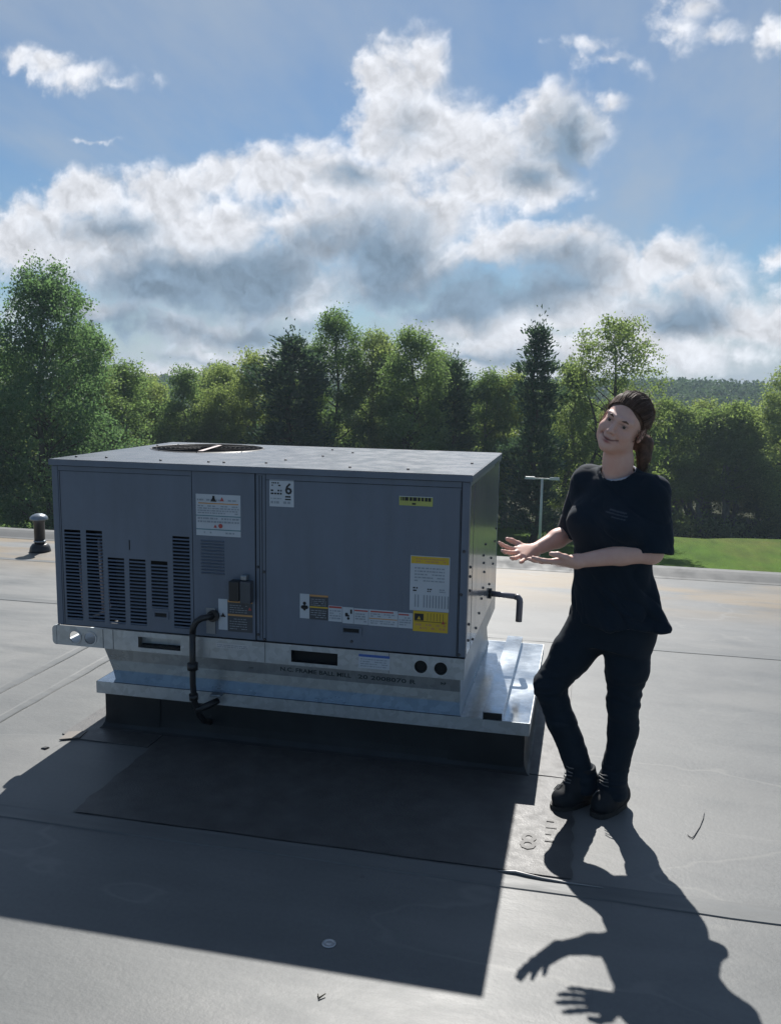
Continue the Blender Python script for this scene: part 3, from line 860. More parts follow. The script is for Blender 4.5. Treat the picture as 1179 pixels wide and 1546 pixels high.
# condensate pipe on the right side
M_PVC = mat("grey_pvc", (.21, .20, .23), .4, var=.08)
mb = MB(); mb.tube([(1.8815, .86, .605), (1.94, .86, .602), (2.012, .86, .598)], .0145, 14)
mb.tube([(2.012, .86, .598), (2.026, .86, .594), (2.034, .86, .584), (2.036, .86, .570), (2.034, .86, .47)], .0165, 14)
mb.build("drain_pipe", M_PVC, unit)
mb = MB(); mb.cyl((1.8808, .86, .605), (1.893, .86, .6045), .027, seg=16); mb.build("pipe_collar", M_BLACK, unit)

# ------------------------------------------------------------------ stickers on the front
M_WHITE = mat("sticker_white", (.50, .54, .58), .45, var=.05)
M_YEL = mat("sticker_yellow", (.62, .42, .03), .45, var=.07)
M_YG = mat("sticker_lime", (.42, .45, .12), .45, var=.07)
M_ORG = mat("sticker_orange", (.52, .28, .10), .5, var=.07)
M_RED = mat("sticker_red", (.42, .07, .06), .5, var=.07)
M_TEAL = mat("sticker_teal", (.10, .22, .25), .5, var=.07)
M_BLUE = mat("sticker_blue", (.05, .12, .38), .5, var=.07)
M_DKG = mat("sticker_dark_grey", (.06, .066, .075), .5, var=.07)
M_FNT = mat("sticker_faint_print", (.28, .32, .36), .5, var=.1)
srd = random.Random(3)
def sticker(x0, x1, z0, z1, m, y=0.0, name="sticker"):
    mb = MB(); mb.box(x0, x1, y - .0014, y - .0002, z0, z1); o = mb.build(name, m, unit); o['sy'] = y; return o
def area(o, x0, x1, z0, z1, m, name="colour_field", lift=.0019):
    y = o['sy']; mb = MB(); mb.box(x0, x1, y - lift, y - .0015, z0, z1); return mb.build(name, m, o)
def words(o, x0, x1, z0, z1, rows, m=M_INK, fill=.55, lift=.0025, name="print"):
    y = o['sy']; mb = MB(); ph = (z1 - z0) / rows
    for r in range(rows):
        zz = z1 - (r + 1) * ph + ph * .22; x = x0
        while x < x1 - .004:
            w = srd.uniform(.004, .018); w = min(w, x1 - x)
            if srd.random() < .9:
                mb.quad((x, y - lift, zz), (x + w, y - lift, zz), (x + w, y - lift, zz + ph * fill), (x, y - lift, zz + ph * fill))
            x += w + srd.uniform(.002, .005)
    return mb.build(name, m, o, normals=False)
def lettering(o, txt, x, z, size, m=M_INK, width=None, lift=.0028, bold=.0004):
    y = o['sy']; mb = MB(); add_text(mb, txt, size, lambda u, v: (x + u, y - lift, z + v), bold, width)
    return mb.build("lettering", m, o, normals=False)
def shape(o, loops, m=M_INK, lift=.0028, name="pictogram"):
    y = o['sy']; mb = MB()
    for lp in loops:
        mb.bm.faces.new([mb.bm.verts.new((a, y - lift, b)) for a, b in lp])
    return mb.build(name, m, o, normals=False)
def tri(x, z, s): return [(x - s, z - s * .8), (x + s, z - s * .8), (x, z + s)]

# tall white sticker, upper left
s = sticker(.694, .899, .985, 1.166, M_WHITE)
words(s, .70, .893, 1.135, 1.148, 1, M_FNT)
shape(s, [tri(.776, 1.146, .014), rect(.771, .781, 1.146, 1.160)]); shape(s, [tri(.815, 1.146, .010)], M_RED)
area(s, .706, .889, 1.124, 1.129, M_ORG); words(s, .702, .892, 1.080, 1.120, 4, M_FNT)
area(s, .694, .899, 1.0705, 1.0745, M_TEAL); words(s, .702, .892, 1.040, 1.068, 2, M_FNT)
shape(s, [tri(.783, 1.028, .008)], M_RED); shape(s, [circ(.807, 1.030, .010, 12)], M_RED)
area(s, .694, .899, 1.0105, 1.0150, M_TEAL); words(s, .730, .765, .993, 1.006, 1, M_FNT); words(s, .83, .87, .993, 1.006, 1, M_FNT)
# white sticker with the figure 6
s = sticker(1.030, 1.138, 1.127, 1.241, M_WHITE)
lettering(s, "6", 1.098, 1.182, .066, bold=.0012)
words(s, 1.040, 1.080, 1.212, 1.233, 2); words(s, 1.036, 1.085, 1.176, 1.202, 2)
area(s, 1.100, 1.124, 1.167, 1.174, M_INK); area(s, 1.099, 1.125, 1.156, 1.162, M_INK)
words(s, 1.036, 1.09, 1.157, 1.166, 1, M_FNT); words(s, 1.036, 1.125, 1.137, 1.150, 1, M_FNT, .8)
# lime strip, upper right
s = sticker(1.590, 1.729, 1.1575, 1.196, M_YG)
words(s, 1.597, 1.722, 1.173, 1.193, 1, M_INK, .75); words(s, 1.644, 1.664, 1.160, 1.170, 1, M_INK, .7)
area(s, 1.590, 1.729, 1.1935, 1.196, M_WHITE)
# tall data sticker with yellow head and foot
s = sticker(1.642, 1.806, .7205, .9515, M_WHITE)
area(s, 1.645, 1.803, .919, .949, M_YEL); words(s, 1.665, 1.79, .924, .944, 2, M_ORG, .5)
words(s, 1.66, 1.785, .842, .908, 5, M_FNT, .42)
words(s, 1.655, 1.675, .80, .822, 2); words(s, 1.715, 1.735, .80, .818, 2); words(s, 1.765, 1.79, .80, .818, 2, M_FNT)
for i in range(11): area(s, 1.662 + i * .0125 + (.012 if i > 1 else 0), 1.668 + i * .0125 + (.012 if i > 1 else 0), .735, .788, M_FNT, "table_column")
s = sticker(1.658, 1.804, .632, .719, M_YEL)
shape(s, [rect(1.664, 1.702, .679, .708)], M_INK); shape(s, [tri(1.683, .690, .008)], M_YEL, .0034)
for i in range(6): area(s, 1.718 + i * .013, 1.7195 + i * .013, .680, .712, M_INK, "table_line")
area(s, 1.664, 1.798, .6745, .6765, M_INK); words(s, 1.668, 1.795, .640, .668, 2, M_ORG, .6); shape(s, [tri(1.785, .676, .008)], M_RED, .0034)
# strip of warning stickers below
s = sticker(1.165, 1.207, .650, .757, M_WHITE)
shape(s, [circ(1.186, .716, .0075, 10), circ(1.178, .699, .0085, 10), circ(1.194, .699, .0085, 10), circ(1.186, .703, .006, 10), circ(1.186, .690, .006, 10)])
s = sticker(1.209, 1.290, .648, .756, M_DKG)
area(s, 1.209, 1.290, .748, .756, M_ORG); area(s, 1.209, 1.290, .699, .705, M_YEL); words(s, 1.215, 1.282, .708, .742, 4, M_FNT, .3); words(s, 1.215, 1.282, .655, .694, 4, M_FNT, .3)
s = sticker(1.292, 1.352, .646, .714, M_WHITE); area(s, 1.294, 1.350, .704, .712, M_RED); words(s, 1.298, 1.346, .655, .698, 4, M_FNT)
s = sticker(1.354, 1.402, .642, .712, M_WHITE)
shape(s, [circ(1.372, .682, .007, 10), circ(1.380, .664, .006, 10), rect(1.366, 1.384, .672, .679), rect(1.388, 1.396, .685, .704)])
s = sticker(1.404, 1.466, .642, .710, M_WHITE); area(s, 1.406, 1.464, .698, .704, M_RED); words(s, 1.410, 1.458, .65, .692, 4, M_FNT)
s = sticker(1.468, 1.592, .641, .710, M_WHITE); area(s, 1.476, 1.574, .699, .705, M_RED); area(s, 1.470, 1.590, .670, .674, M_ORG); words(s, 1.476, 1.58, .678, .696, 2, M_FNT); words(s, 1.476, 1.58, .648, .666, 2, M_FNT)
s = sticker(1.594, 1.656, .641, .706, M_WHITE); area(s, 1.596, 1.640, .695, .701, M_RED); words(s, 1.600, 1.650, .65, .69, 4, M_FNT)
# by the disconnect
s = sticker(.792, .834, .570, .708, M_WHITE)
shape(s, [rect(.803, .825, .628, .634), tri(.814, .640, .008)])
s = sticker(.836, .950, .565, .706, M_DKG)
area(s, .836, .950, .696, .706, M_ORG); area(s, .836, .950, .636, .644, M_ORG); words(s, .845, .925, .650, .690, 4, M_FNT, .25); words(s, .845, .925, .575, .63, 5, M_FNT, .25)
shape(s, [tri(.938, .672, .008)], M_RED)
# on the rail
s = sticker(1.430, 1.564, .456, .517, M_WHITE, RY); area(s, 1.430, 1.564, .506, .517, M_BLUE); words(s, 1.438, 1.555, .462, .502, 4, M_FNT, .4)
s = sticker(.783, .937, .490, .512, mat("sticker_silver", (.5, .52, .54), .35, .4), RY); words(s, .79, .93, .493, .509, 2, M_FNT, .4)

# ------------------------------------------------------------------ vent pipe at the left
vent = empty("vent_pipe", (-2.72, 3.83, 0), "short dark flue pipe with shiny rain cap near the roof edge", "vent pipe")
M_FLUE = mat("dark_flue_metal", (.10, .105, .115), .35, .6, var=.2, scale=6)
mb = MB(); mb.lathe((-2.72, 3.83, 0), [(.098, .001), (.098, .012), (.090, .045), (.072, .072), (.060, .078)], 24); mb.build("pipe_boot", M_BLACK, vent)
mb = MB(); mb.lathe((-2.72, 3.83, 0), [(.050, .07), (.050, .285), (.056, .287), (.056, .315), (.050, .318)], 24); mb.build("pipe_shaft", M_FLUE, vent)
mb = MB(); mb.lathe((-2.72, 3.83, 0), [(.053, .092), (.057, .096), (.057, .104), (.053, .108)], 24); mb.build("clamp_ring", M_GALV, vent)
mb = MB(); mb.lathe((-2.72, 3.83, 0), [(.084, .308), (.084, .318), (.078, .334), (.060, .352), (.030, .364), (.004, .367)], 24); mb.build("rain_cap", M_GALV, vent)

# ------------------------------------------------------------------ land beyond the building
GZ = -8.0          # the lawn
GW = -9.6          # the lower ground under the wood
def grass_material():
    m, nt, bs = new_mat("mown_grass")
    v = coords(nt)
    a = noise_tex(nt, v, .12, 6, .6); b = noise_tex(nt, coords(nt, (1, .35, 1)), 1.1, 6, .65); c = noise_tex(nt, v, 9, 3, .7)
    col = ramp(nt, a, [(.3, (.036, .098, .008)), (.55, (.060, .115, .010)), (.75, (.098, .110, .024))])
    col = mix_col(nt, .85, col, ramp(nt, b, [(.3, (.33, .34, .33)), (.7, (.67, .65, .62))]), 'OVERLAY')
    col = mix_col(nt, .6, col, ramp(nt, c, [(.25, (.33,) * 3), (.75, (.67,) * 3)]), 'OVERLAY')
    nt.links.new(col, bs.inputs['Base Color'])
    bs.inputs['Roughness'].default_value = .9; bs.inputs['Specular IOR Level'].default_value = .1
    bump(nt, bs, c, 1.0, .08)
    return m
def litter_material():
    m, nt, bs = new_mat("woodland_floor")
    v = coords(nt); a = noise_tex(nt, v, .8, 6, .65)
    nt.links.new(ramp(nt, a, [(.3, (.028, .034, .016)), (.55, (.040, .044, .022)), (.75, (.030, .045, .015))]), bs.inputs['Base Color'])
    bs.inputs['Roughness'].default_value = .95; bs.inputs['Specular IOR Level'].default_value = .1
    bump(nt, bs, a, 1.0, .2)
    return m
mb = MB()
mb.quad((-3000, -500, GW), (3000, -500, GW), (3000, 5000, GW), (-3000, 5000, GW))
tag(mb.build("ground", litter_material(), normals=False), kind='structure')
rd = random.Random(11)
mb = MB()
edge = [(-60 + i * 2.0, 54.6 + .8 * math.sin(i * .5) + rd.uniform(-.5, .5)) for i in range(61)]
edge = [(x, y + (3.2 if x < 5 else 1.6)) for x, y in edge]
for (xa, ya), (xb, yb) in zip(edge, edge[1:]):
    mb.quad((xa, 4.7, GZ), (xb, 4.7, GZ), (xb, yb, GZ), (xa, ya, GZ))
    mb.quad((xa, ya, GZ), (xb, yb, GZ), (xb, yb + 6, GW), (xa, ya + 6, GW))
tag(mb.build("lawn", grass_material(), normals=False), kind='structure')

def leaf_material(name, cols, trans=.5, objvar=.12):
    m, nt, bs = new_mat(name)
    nt.nodes.remove(bs)
    at = N_(nt, 'ShaderNodeAttribute', attribute_name='tone')
    c = ramp(nt, at.outputs['Fac'], [(i / (len(cols) - 1), q) for i, q in enumerate(cols)])
    oi = N_(nt, 'ShaderNodeObjectInfo')
    hv = N_(nt, 'ShaderNodeHueSaturation')
    mr = N_(nt, 'ShaderNodeMapRange'); nt.links.new(oi.outputs['Random'], mr.inputs[0])
    mr.inputs[3].default_value = 1 - objvar * 1.6; mr.inputs[4].default_value = 1 + objvar * 1.6
    nt.links.new(mr.outputs[0], hv.inputs['Value'])
    mh = N_(nt, 'ShaderNodeMapRange'); nt.links.new(oi.outputs['Random'], mh.inputs[0])
    mh.inputs[3].default_value = .5 + .035; mh.inputs[4].default_value = .5 - .02
    nt.links.new(mh.outputs[0], hv.inputs['Hue'])
    nt.links.new(c, hv.inputs['Color'])
    d = N_(nt, 'ShaderNodeBsdfDiffuse'); t = N_(nt, 'ShaderNodeBsdfTranslucent'); g = N_(nt, 'ShaderNodeBsdfGlossy')
    g.inputs['Roughness'].default_value = .45
    nt.links.new(hv.outputs[0], d.inputs[0])
    ty = mix_col(nt, 1.0, hv.outputs[0], (.92, 1.0, .60), 'MULTIPLY')
    br = N_(nt, 'ShaderNodeVectorMath', operation='SCALE'); nt.links.new(ty, br.inputs[0]); br.inputs['Scale'].default_value = 1.6
    nt.links.new(br.outputs[0], t.inputs[0])
    mx = N_(nt, 'ShaderNodeMixShader'); mx.inputs[0].default_value = trans
    nt.links.new(d.outputs[0], mx.inputs[1]); nt.links.new(t.outputs[0], mx.inputs[2])
    m2 = N_(nt, 'ShaderNodeMixShader'); m2.inputs[0].default_value = .012
    nt.links.new(mx.outputs[0], m2.inputs[1]); nt.links.new(g.outputs[0], m2.inputs[2])
    nt.links.new(m2.outputs[0], nt.nodes['Material Output'].inputs[0])
    return m
M_LEAF = leaf_material("broad_leaves", [(.105, .148, .072), (.165, .215, .098), (.230, .285, .130)])
M_LEAF_Y = leaf_material("yellowish_leaves", [(.135, .165, .072), (.200, .235, .098), (.265, .300, .130)])
M_LEAF_S = leaf_material("silvery_leaves", [(.100, .155, .085), (.155, .220, .120), (.215, .280, .170)])
M_NEEDLE = leaf_material("pine_needles", [(.044, .078, .055), (.070, .115, .075), (.105, .155, .095)], trans=.25)
M_HILL = leaf_material("far_leaves", [(.040, .066, .046), (.062, .098, .066), (.095, .140, .092)], trans=.25)
M_BARK = mat("bark", (.075, .062, .05), .9, var=.35, scale=7, bmp=.6, spec=.15, stretch=(1, 1, .25))
M_BARK_PALE = mat("pale_bark", (.16, .15, .135), .85, var=.35, scale=6, bmp=.5, spec=.15, stretch=(1, 1, .3))

def leaf_mesh(name, C, size, rng, m, aspect=.62, up=0.0, dirs=None):
    """one small diamond leaf (or leaf spray) per centre"""
    n = len(C)
    if dirs is None:
        a = rng.normal(size=(n, 3)); a[:, 2] += up
    else: a = dirs + rng.normal(size=(n, 3)) * .35
    a /= np.linalg.norm(a, axis=1)[:, None]
    r = rng.normal(size=(n, 3)); b = np.cross(a, r); b /= np.linalg.norm(b, axis=1)[:, None]
    s = (size * rng.uniform(.6, 1.35, n))[:, None]
    u, v = a * s, b * s * aspect
    nrm = np.cross(a, b) * s * .18
    V = np.stack([C - u * .5, C + v * .5 + nrm, C + u * .5, C - v * .5 + nrm], 1).reshape(-1, 3)
    F = np.arange(n * 4).reshape(n, 4)
    me = arrays_mesh(name, V, F, m)
    t = np.clip(rng.normal(.5, .22, n), 0, 1).astype(np.float32)
    at = me.attributes.new('tone', 'FLOAT', 'FACE'); at.data.foreach_set('value', t)
    return me

def limb(mb, a, b, r0, r1, rd, n=5, sag=.08, seg=6):
    a, b = Vector(a), Vector(b); d = (b - a).length
    pts = []
    for i in range(n + 1):
        t = i / n
        p = a.lerp(b, t) + Vector((rd.uniform(-1, 1), rd.uniform(-1, 1), rd.uniform(-1, 1))) * d * .035 * (1 if 0 < i < n else 0)
        p.z += math.sin(t * math.pi) * d * sag
        pts.append(p)
    mb.tube(pts, [r0 + (r1 - r0) * i / n for i in range(n + 1)], seg, True)

def broadleaf(seed, H, W, leafm, barkm, n_lobes=36, clumps=20, per=24, low=.12, size=.20, airy=0.0, spread=.30, stems=1):
    rd = random.Random(seed); rng = np.random.default_rng(seed)
    mb = MB()
    limb(mb, (0, 0, -.2), (rd.uniform(-.3, .3), rd.uniform(-.3, .3), H * .86), H * .016 + .04, .03, rd, 8, 0, 8)
    for s in range(stems - 1):
        q = rd.uniform(0, 6.28); limb(mb, (.25 * math.cos(q), .25 * math.sin(q), -.2), (W * .3 * math.cos(q), W * .3 * math.sin(q), H * .75), H * .011 + .03, .03, rd, 7, 0, 7)
    C = []
    for i in range(n_lobes):
        t = low + (1 - low) * ((i + rd.random()) / n_lobes)
        prof = math.sin(math.pi * min(1, max(0, (t - low) / (1 - low)) ** .8 * .93 + .05)) ** .7
        q = i * 2.399 + rd.uniform(-.5, .5)
        rr = W * .5 * prof * rd.uniform(.45, 1.0)
        c = Vector((rr * math.cos(q), rr * math.sin(q), H * t * .96))
        r = W * rd.uniform(.10, .19) * (1 - .35 * airy)
        b0 = Vector((0, 0, max(H * .1, c.z - rr * rd.uniform(.4, .9))))
        limb(mb, b0, c, .02 + .008 * H * (1 - t), .012, rd, 4, .04, 5)
        k = max(4, int(clumps * rd.uniform(.6, 1.4)))
        d = rng.normal(size=(k, 3)); d /= np.linalg.norm(d, axis=1)[:, None]
        cc = np.array(c) + d * (r * rng.uniform(.35, 1.12, k) ** .6)[:, None] * np.array([1.1, 1.1, .8])
        for p in cc:
            m_ = max(5, int(per * rd.uniform(.5, 1.5)))
            C.append(p + rng.normal(size=(m_, 3)) * np.array([spread, spread, spread * .7]) * rd.uniform(.7, 1.2))
    C = np.concatenate(C)
    C = C[C[:, 2] > .25]
    tr = mb.build("trunk", barkm)
    tm = tr.data; bpy.data.objects.remove(tr)
    return tm, leaf_mesh("crown", C, size, rng, leafm)

def pine(seed, H, W, size=.26, low=.06, irregular=.3):
    rd = random.Random(seed); rng = np.random.default_rng(seed)
    mb = MB(); limb(mb, (0, 0, -.2), (0, 0, H * .98), H * .014 + .05, .02, rd, 8, 0, 8)
    C, D = [], []
    n = int(H * 2.1)
    for i in range(n):
        t = low + (1 - low) * i / n
        rad = W * .5 * (1 - t) ** .5 * rd.uniform(1 - irregular, 1.15) * (1 + .22 * math.sin(t * 17 + seed)) + .25
        nb = rd.randint(4, 6); q0 = rd.uniform(0, 6.28)
        for k in range(nb):
            q = q0 + 6.283 * k / nb + rd.uniform(-.3, .3); l = rad * rd.uniform(.7, 1.15)
            a = Vector((0, 0, H * t)); b = Vector((l * math.cos(q), l * math.sin(q), H * t + l * rd.uniform(.02, .38)))
            limb(mb, a, b, .025 + .02 * (1 - t), .008, rd, 2, -.05, 4)
            m_ = int(16 + l * 62)
            s = rng.uniform(.22, 1.05, m_) ** .75
            p = np.array(a) + (np.array(b) - np.array(a)) * s[:, None] + rng.normal(size=(m_, 3)) * (.06 + .22 * s[:, None] * np.array([1, 1, .62]))
            C.append(p); dd = np.array(b - a) / max(.1, l); D.append(np.tile(dd + np.array([0, 0, .5]), (m_, 1)))
    m_ = 60; C.append(np.array([0, 0, H]) + rng.normal(size=(m_, 3)) * np.array([.22, .22, .40])); D.append(np.tile([0, 0, 1.], (m_, 1)))
    C = np.concatenate(C); D = np.concatenate(D)
    tr = mb.build("trunk", M_BARK); tm = tr.data; bpy.data.objects.remove(tr)
    return tm, leaf_mesh("crown", C, size, rng, M_NEEDLE, .42, dirs=D)

PROTO = {
    'big':   (15.0, 7.5, broadleaf(1, 15.0, 7.5, M_LEAF_S, M_BARK, 56, 26, 40, .10, .155)),
    'tall':  (14.5, 5.2, broadleaf(2, 14.5, 5.2, M_LEAF, M_BARK, 44, 22, 36, .12, .155)),
    'round': (11.0, 5.0, broadleaf(3, 11.0, 5.0, M_LEAF_Y, M_BARK_PALE, 34, 22, 36, .12, .155)),
    'thin':  (11.5, 3.6, broadleaf(4, 11.5, 3.6, M_LEAF, M_BARK_PALE, 30, 18, 34, .10, .15)),
    'airy':  (14.0, 7.2, broadleaf(5, 14.0, 7.2, M_LEAF_Y, M_BARK, 42, 16, 30, .16, .165, .45, .26, 2)),
    'wood':  (10.0, 4.4, broadleaf(6, 10.0, 4.4, M_LEAF_Y, M_BARK_PALE, 26, 22, 36, .30, .16, .1, .28, 2)),
    'pineA': (13.0, 5.6, pine(7, 13.0, 5.6)),
    'pineB': (13.0, 3.9, pine(8, 13.0, 3.9, irregular=.5)),
}
def tree(kind, x, y, h, w, rot, label, name=None, group=None, cat='tree'):
    H, W, (tm, cm) = PROTO[kind]
    nm = name or ('pine_tree' if kind.startswith('pine') else 'leafy_tree')
    root = empty(nm, (x, y, GW if y > 57.6 and x > 5 else GZ), label, cat, group)
    root.rotation_euler = (0, 0, rot); root.scale = (w / W, w / W, h / H)
    for n, me in (("trunk", tm), ("crown", cm)):
        o = bpy.data.objects.new(n, me); COL.objects.link(o); o.parent = root
    return root

G1 = "trees along the edge of the wood"
FRONT = [
    ('big', -30.9, 38.0, 14.6, 8.0, .3, "big grey green leafy tree cut off by the left edge of the view"),
    ('big', -25.6, 38.0, 15.3, 7.2, 2.1, "tallest leafy tree on the far left, towering above the vent pipe"),
    ('tall', -27.0, 44.0, 13.0, 5.2, 1.0, "green tree just behind the towering far left tree"),
    ('thin', -26.6, 48.0, 10.9, 4.2, .5, "small slim tree at the right foot of the big far left tree"),
    ('round', -27.8, 54.0, 9.5, 4.6, 1.9, "low round tree in the dip right of the big left trees"),
    ('thin', -24.6, 52.0, 10.7, 3.4, 2.6, "slim pointed tree behind the left end of the unit's top"),
    ('thin', -22.9, 55.0, 11.0, 3.6, 4.1, "slim tree above the fan opening of the unit"),
    ('round', -19.9, 53.0, 11.7, 4.6, .9, "yellowish green tree left of the dark broad pine"),
    ('round', -21.6, 51.5, 9.4, 4.2, 3.3, "low yellowish bushy tree in front of the slim ones left of the pines"),
    ('pineA', -15.9, 49.5, 12.4, 7.4, .4, "broad dark pine left of the tallest middle tree"),
    ('tall', -14.0, 53.0, 14.6, 4.6, 1.4, "tallest tree in the middle, rising behind the dark broad pine"),
    ('tall', -17.6, 55.0, 12.6, 4.6, 2.2, "leafy tree peeking out left of the dark broad pine, behind it"),
    ('tall', -12.2, 55.5, 13.4, 4.6, 3.9, "slightly lower leafy tree touching the right of the tallest middle one"),
    ('thin', -10.7, 54.0, 12.5, 3.4, 5.0, "slim leafy tree left of the conical leafy tree above the unit"),
    ('tall', -8.4, 51.0, 13.3, 5.0, 2.0, "conical green leafy tree above the middle of the unit's top"),
    ('pineA', -6.3, 54.0, 11.2, 5.0, 3.0, "short ragged pine right of the conical leafy tree"),
    ('tall', -7.5, 56.0, 12.0, 4.4, 1.2, "leafy tree filling the gap between the conical tree and the ragged pine"),
    ('round', -9.2, 53.5, 9.6, 4.4, .2, "low bright leafy tree at the feet of the conical leafy tree"),
    ('thin', -4.3, 55.0, 10.8, 3.4, 1.1, "slim leafy tree above the right end of the unit's top"),
    ('wood', -2.9, 56.5, 10.7, 4.2, 2.4, "leafy tree between the unit's right corner and the lone dark pine"),
    ('pineB', -0.75, 50.5, 13.1, 3.9, .7, "lone tall dark pine directly above the light pole"),
    ('thin', 1.4, 54.5, 11.5, 3.6, 5.3, "slim tree between the lone pine and the wide airy tree"),
    ('airy', 3.9, 53.5, 14.1, 7.0, 2.2, "wide airy bright green tree rising behind the person's head"),
    ('wood', 8.2, 66.0, 10.6, 5.4, .1, "yellowish tree right beside the person's shoulder"),
    ('wood', 11.2, 67.5, 9.7, 5.0, 1.3, "yellowish tree at the back of the sunny lawn, second from the person"),
    ('wood', 13.1, 67.5, 10.4, 5.2, 2.9, "yellowish tree at the back of the lawn, left of the right edge tree"),
    ('tall', 16.9, 66.0, 13.6, 5.2, 4.4, "dark leafy tree cut off by the right edge of the view"),
]
for k, x, y, h, w, rot, lb in FRONT: tree(k, x, y, h, w, rot, lb)
# trees deeper in the wood, which only fill the gaps
rd = random.Random(21)
for i in range(34):
    x = -42 + 62 * (i + rd.uniform(-.3, .3)) / 33
    y = rd.uniform(60, 70) + (8 if x > 4 else 0)
    k = rd.choice(['wood', 'thin', 'wood', 'round', 'tall'])
    tree(k, x, y, rd.uniform(7.6, 10.2) + (1.0 if x < -20 else 0.0) + (.3 if x > 5 else 0), rd.uniform(4.4, 5.6), rd.uniform(0, 6.28),
         "tree deeper in the wood, seen only through gaps between the front trees", group="trees deeper in the wood")
for i in range(12):
    x = -42 + 27 * (i + rd.uniform(-.3, .3)) / 11
    tree(rd.choice(['wood', 'round', 'thin']), x, rd.uniform(50, 58), rd.uniform(6.5, 8.5), rd.uniform(3.8, 5), rd.uniform(0, 6.28),
         "tree deeper in the wood, seen only through gaps between the front trees", group="trees deeper in the wood")

for i in range(15):
    tree(rd.choice(['wood', 'round']), 3.5 + 23 * (i + rd.uniform(-.3, .3)) / 14, rd.uniform(72, 80), rd.uniform(6.0, 8.6), rd.uniform(4.6, 6.2), rd.uniform(0, 6.28),
         "tree deeper in the wood, seen only through gaps between the front trees", group="trees deeper in the wood")

# undergrowth along the foot of the wood
rng = np.random.default_rng(31)
C = []
for i in range(460):
    x = rng.uniform(-44, 24); y = 57 + rng.uniform(0, 7) + (7.5 if x > 5.5 else 0); r = rng.uniform(.5, 1.3) * (1.35 if x > 5.5 else 1)
    if y > 58 and abs(x - (2.33 + .178 * (y + 3.47))) < .75: continue      # a gap one can look through
    m_ = int(70 * r)
    d = rng.normal(size=(m_, 3)); d /= np.linalg.norm(d, axis=1)[:, None]; d[:, 2] = np.abs(d[:, 2])
    C.append(np.array([x, y, GW if y > 58 else GZ]) + d * (r * rng.uniform(.4, 1.1, m_))[:, None] * np.array([1.2, 1, 1.3]))
C = np.concatenate(C)
tag(link_mesh("undergrowth", leaf_mesh("undergrowth", C, .26, rng, M_LEAF)), kind='stuff')

# wooded hills far away
hm = bpy.data
def hill(name, y0, depth, xs, hgt, seed, n):
    rng = np.random.default_rng(seed)
    gx = np.linspace(xs[0], xs[1], 60); gy = np.linspace(0, 1, 12)
    V = []
    for t in gy:
        for x in gx:
            V.append((x, y0 + t * depth, GZ - .5 + hgt(x) * math.sin(min(1, t * 1.25) * math.pi / 2)))
    V = np.array(V); F = []
    for j in range(11):
        for i in range(59):
            a = j * 60 + i; F.append((a, a + 1, a + 61, a + 60))
    o = link_mesh(name, arrays_mesh(name, V, np.array(F), litter_material(), True)); tag(o, kind='structure')
    cx = rng.uniform(xs[0], xs[1], n); t = rng.uniform(0, 1, n)
    cz = GZ + np.array([hgt(a) for a in cx]) * np.sin(np.minimum(1, t * 1.25) * np.pi / 2)
    C = []
    for a, b, c in zip(cx, y0 + t * depth, cz):
        r = rng.uniform(2.0, 3.6); m_ = 46
        d = rng.normal(size=(m_, 3)); d /= np.linalg.norm(d, axis=1)[:, None]; d[:, 2] = np.abs(d[:, 2])
        C.append(np.array([a, b, c]) + d * r * rng.uniform(.7, 1.05, m_)[:, None] * np.array([1, 1, 1.4]))
    C = np.concatenate(C)
    tag(link_mesh("forest", leaf_mesh("forest", C, 1.15, rng, M_HILL)), kind='stuff')
hill("far_hill", 210, 110, (-170, 110), lambda x: 7.0 + .9 * math.sin(x * .035 + 1.0) + .8 * math.sin(x * .011), 41, 1500)

# the pale house glimpsed through the trunks on the right
house = empty("house", (21.5, 87, GW), "pale house glimpsed between the trees at the right edge", "house")
M_SIDING = mat("pale_siding", (.42, .36, .34), .7, var=.08, scale=3)
mb = MB(); mb.box(18.0, 25.0, 84, 91, GW, GW + 3.1); mb.build("wall", M_SIDING, house)
mb = MB(); mb.sheet([(-.5, 0), (7.5, 0), (3.5, 2.1)], [], lambda u, v, d: (17.7 + d, 83.5 + u, GW + 3.1 + v), 7.6); mb.build("roof", mat("shingles", (.11, .10, .095), .9, var=.25, scale=3), house)
for xx in (18.6, 20.6, 22.6):
    mb = MB(); mb.box(xx, xx + .95, 83.93, 83.998, GW + 1.1, GW + 2.4); w_ = mb.build("window", mat("white_frame", (.6, .6, .6), .5), house)
    mb = MB(); mb.box(xx + .09, xx + .86, 83.90, 83.927, GW + 1.19, GW + 2.31); mb.build("pane", mat("dark_glass", (.02, .025, .03), .1), w_)

# light pole beyond the roof edge
pole = empty("light_pole", (.17, 42, GZ), "white double headed light pole standing in front of the dark trees", "light pole")
M_POLE = mat("pale_painted_steel", (.55, .55, .53), .45, var=.06, spec=.5)
mb = MB(); mb.tube([(.17, 42, GZ + .4), (.17, 42, -3.15)], [.085, .06], 12); mb.build("pole", M_POLE, pole)
mb = MB(); mb.lathe((.17, 42, GZ), [(.26, 0), (.26, .42), (.22, .46), (.1, .46)], 16); mb.build("pole_base", mat("concrete", (.32, .31, .29), .85, var=.12), pole)
mb = MB(); mb.box(-.22, .56, 41.965, 42.035, -3.17, -3.10, .01); mb.build("cross_arm", M_POLE, pole)
for sx in (-1, 1):
    mb = MB(); c = .17 + sx * .62
    mb.hexa([(c - .26, 41.84, -3.17), (c + .26, 41.84, -3.17), (c + .26, 42.16, -3.17), (c - .26, 42.16, -3.17), (c - .23, 41.87, -3.05), (c + .23, 41.87, -3.05), (c + .23, 42.13, -3.05), (c - .23, 42.13, -3.05)])
    mb.build("lamp_head", M_POLE, pole)

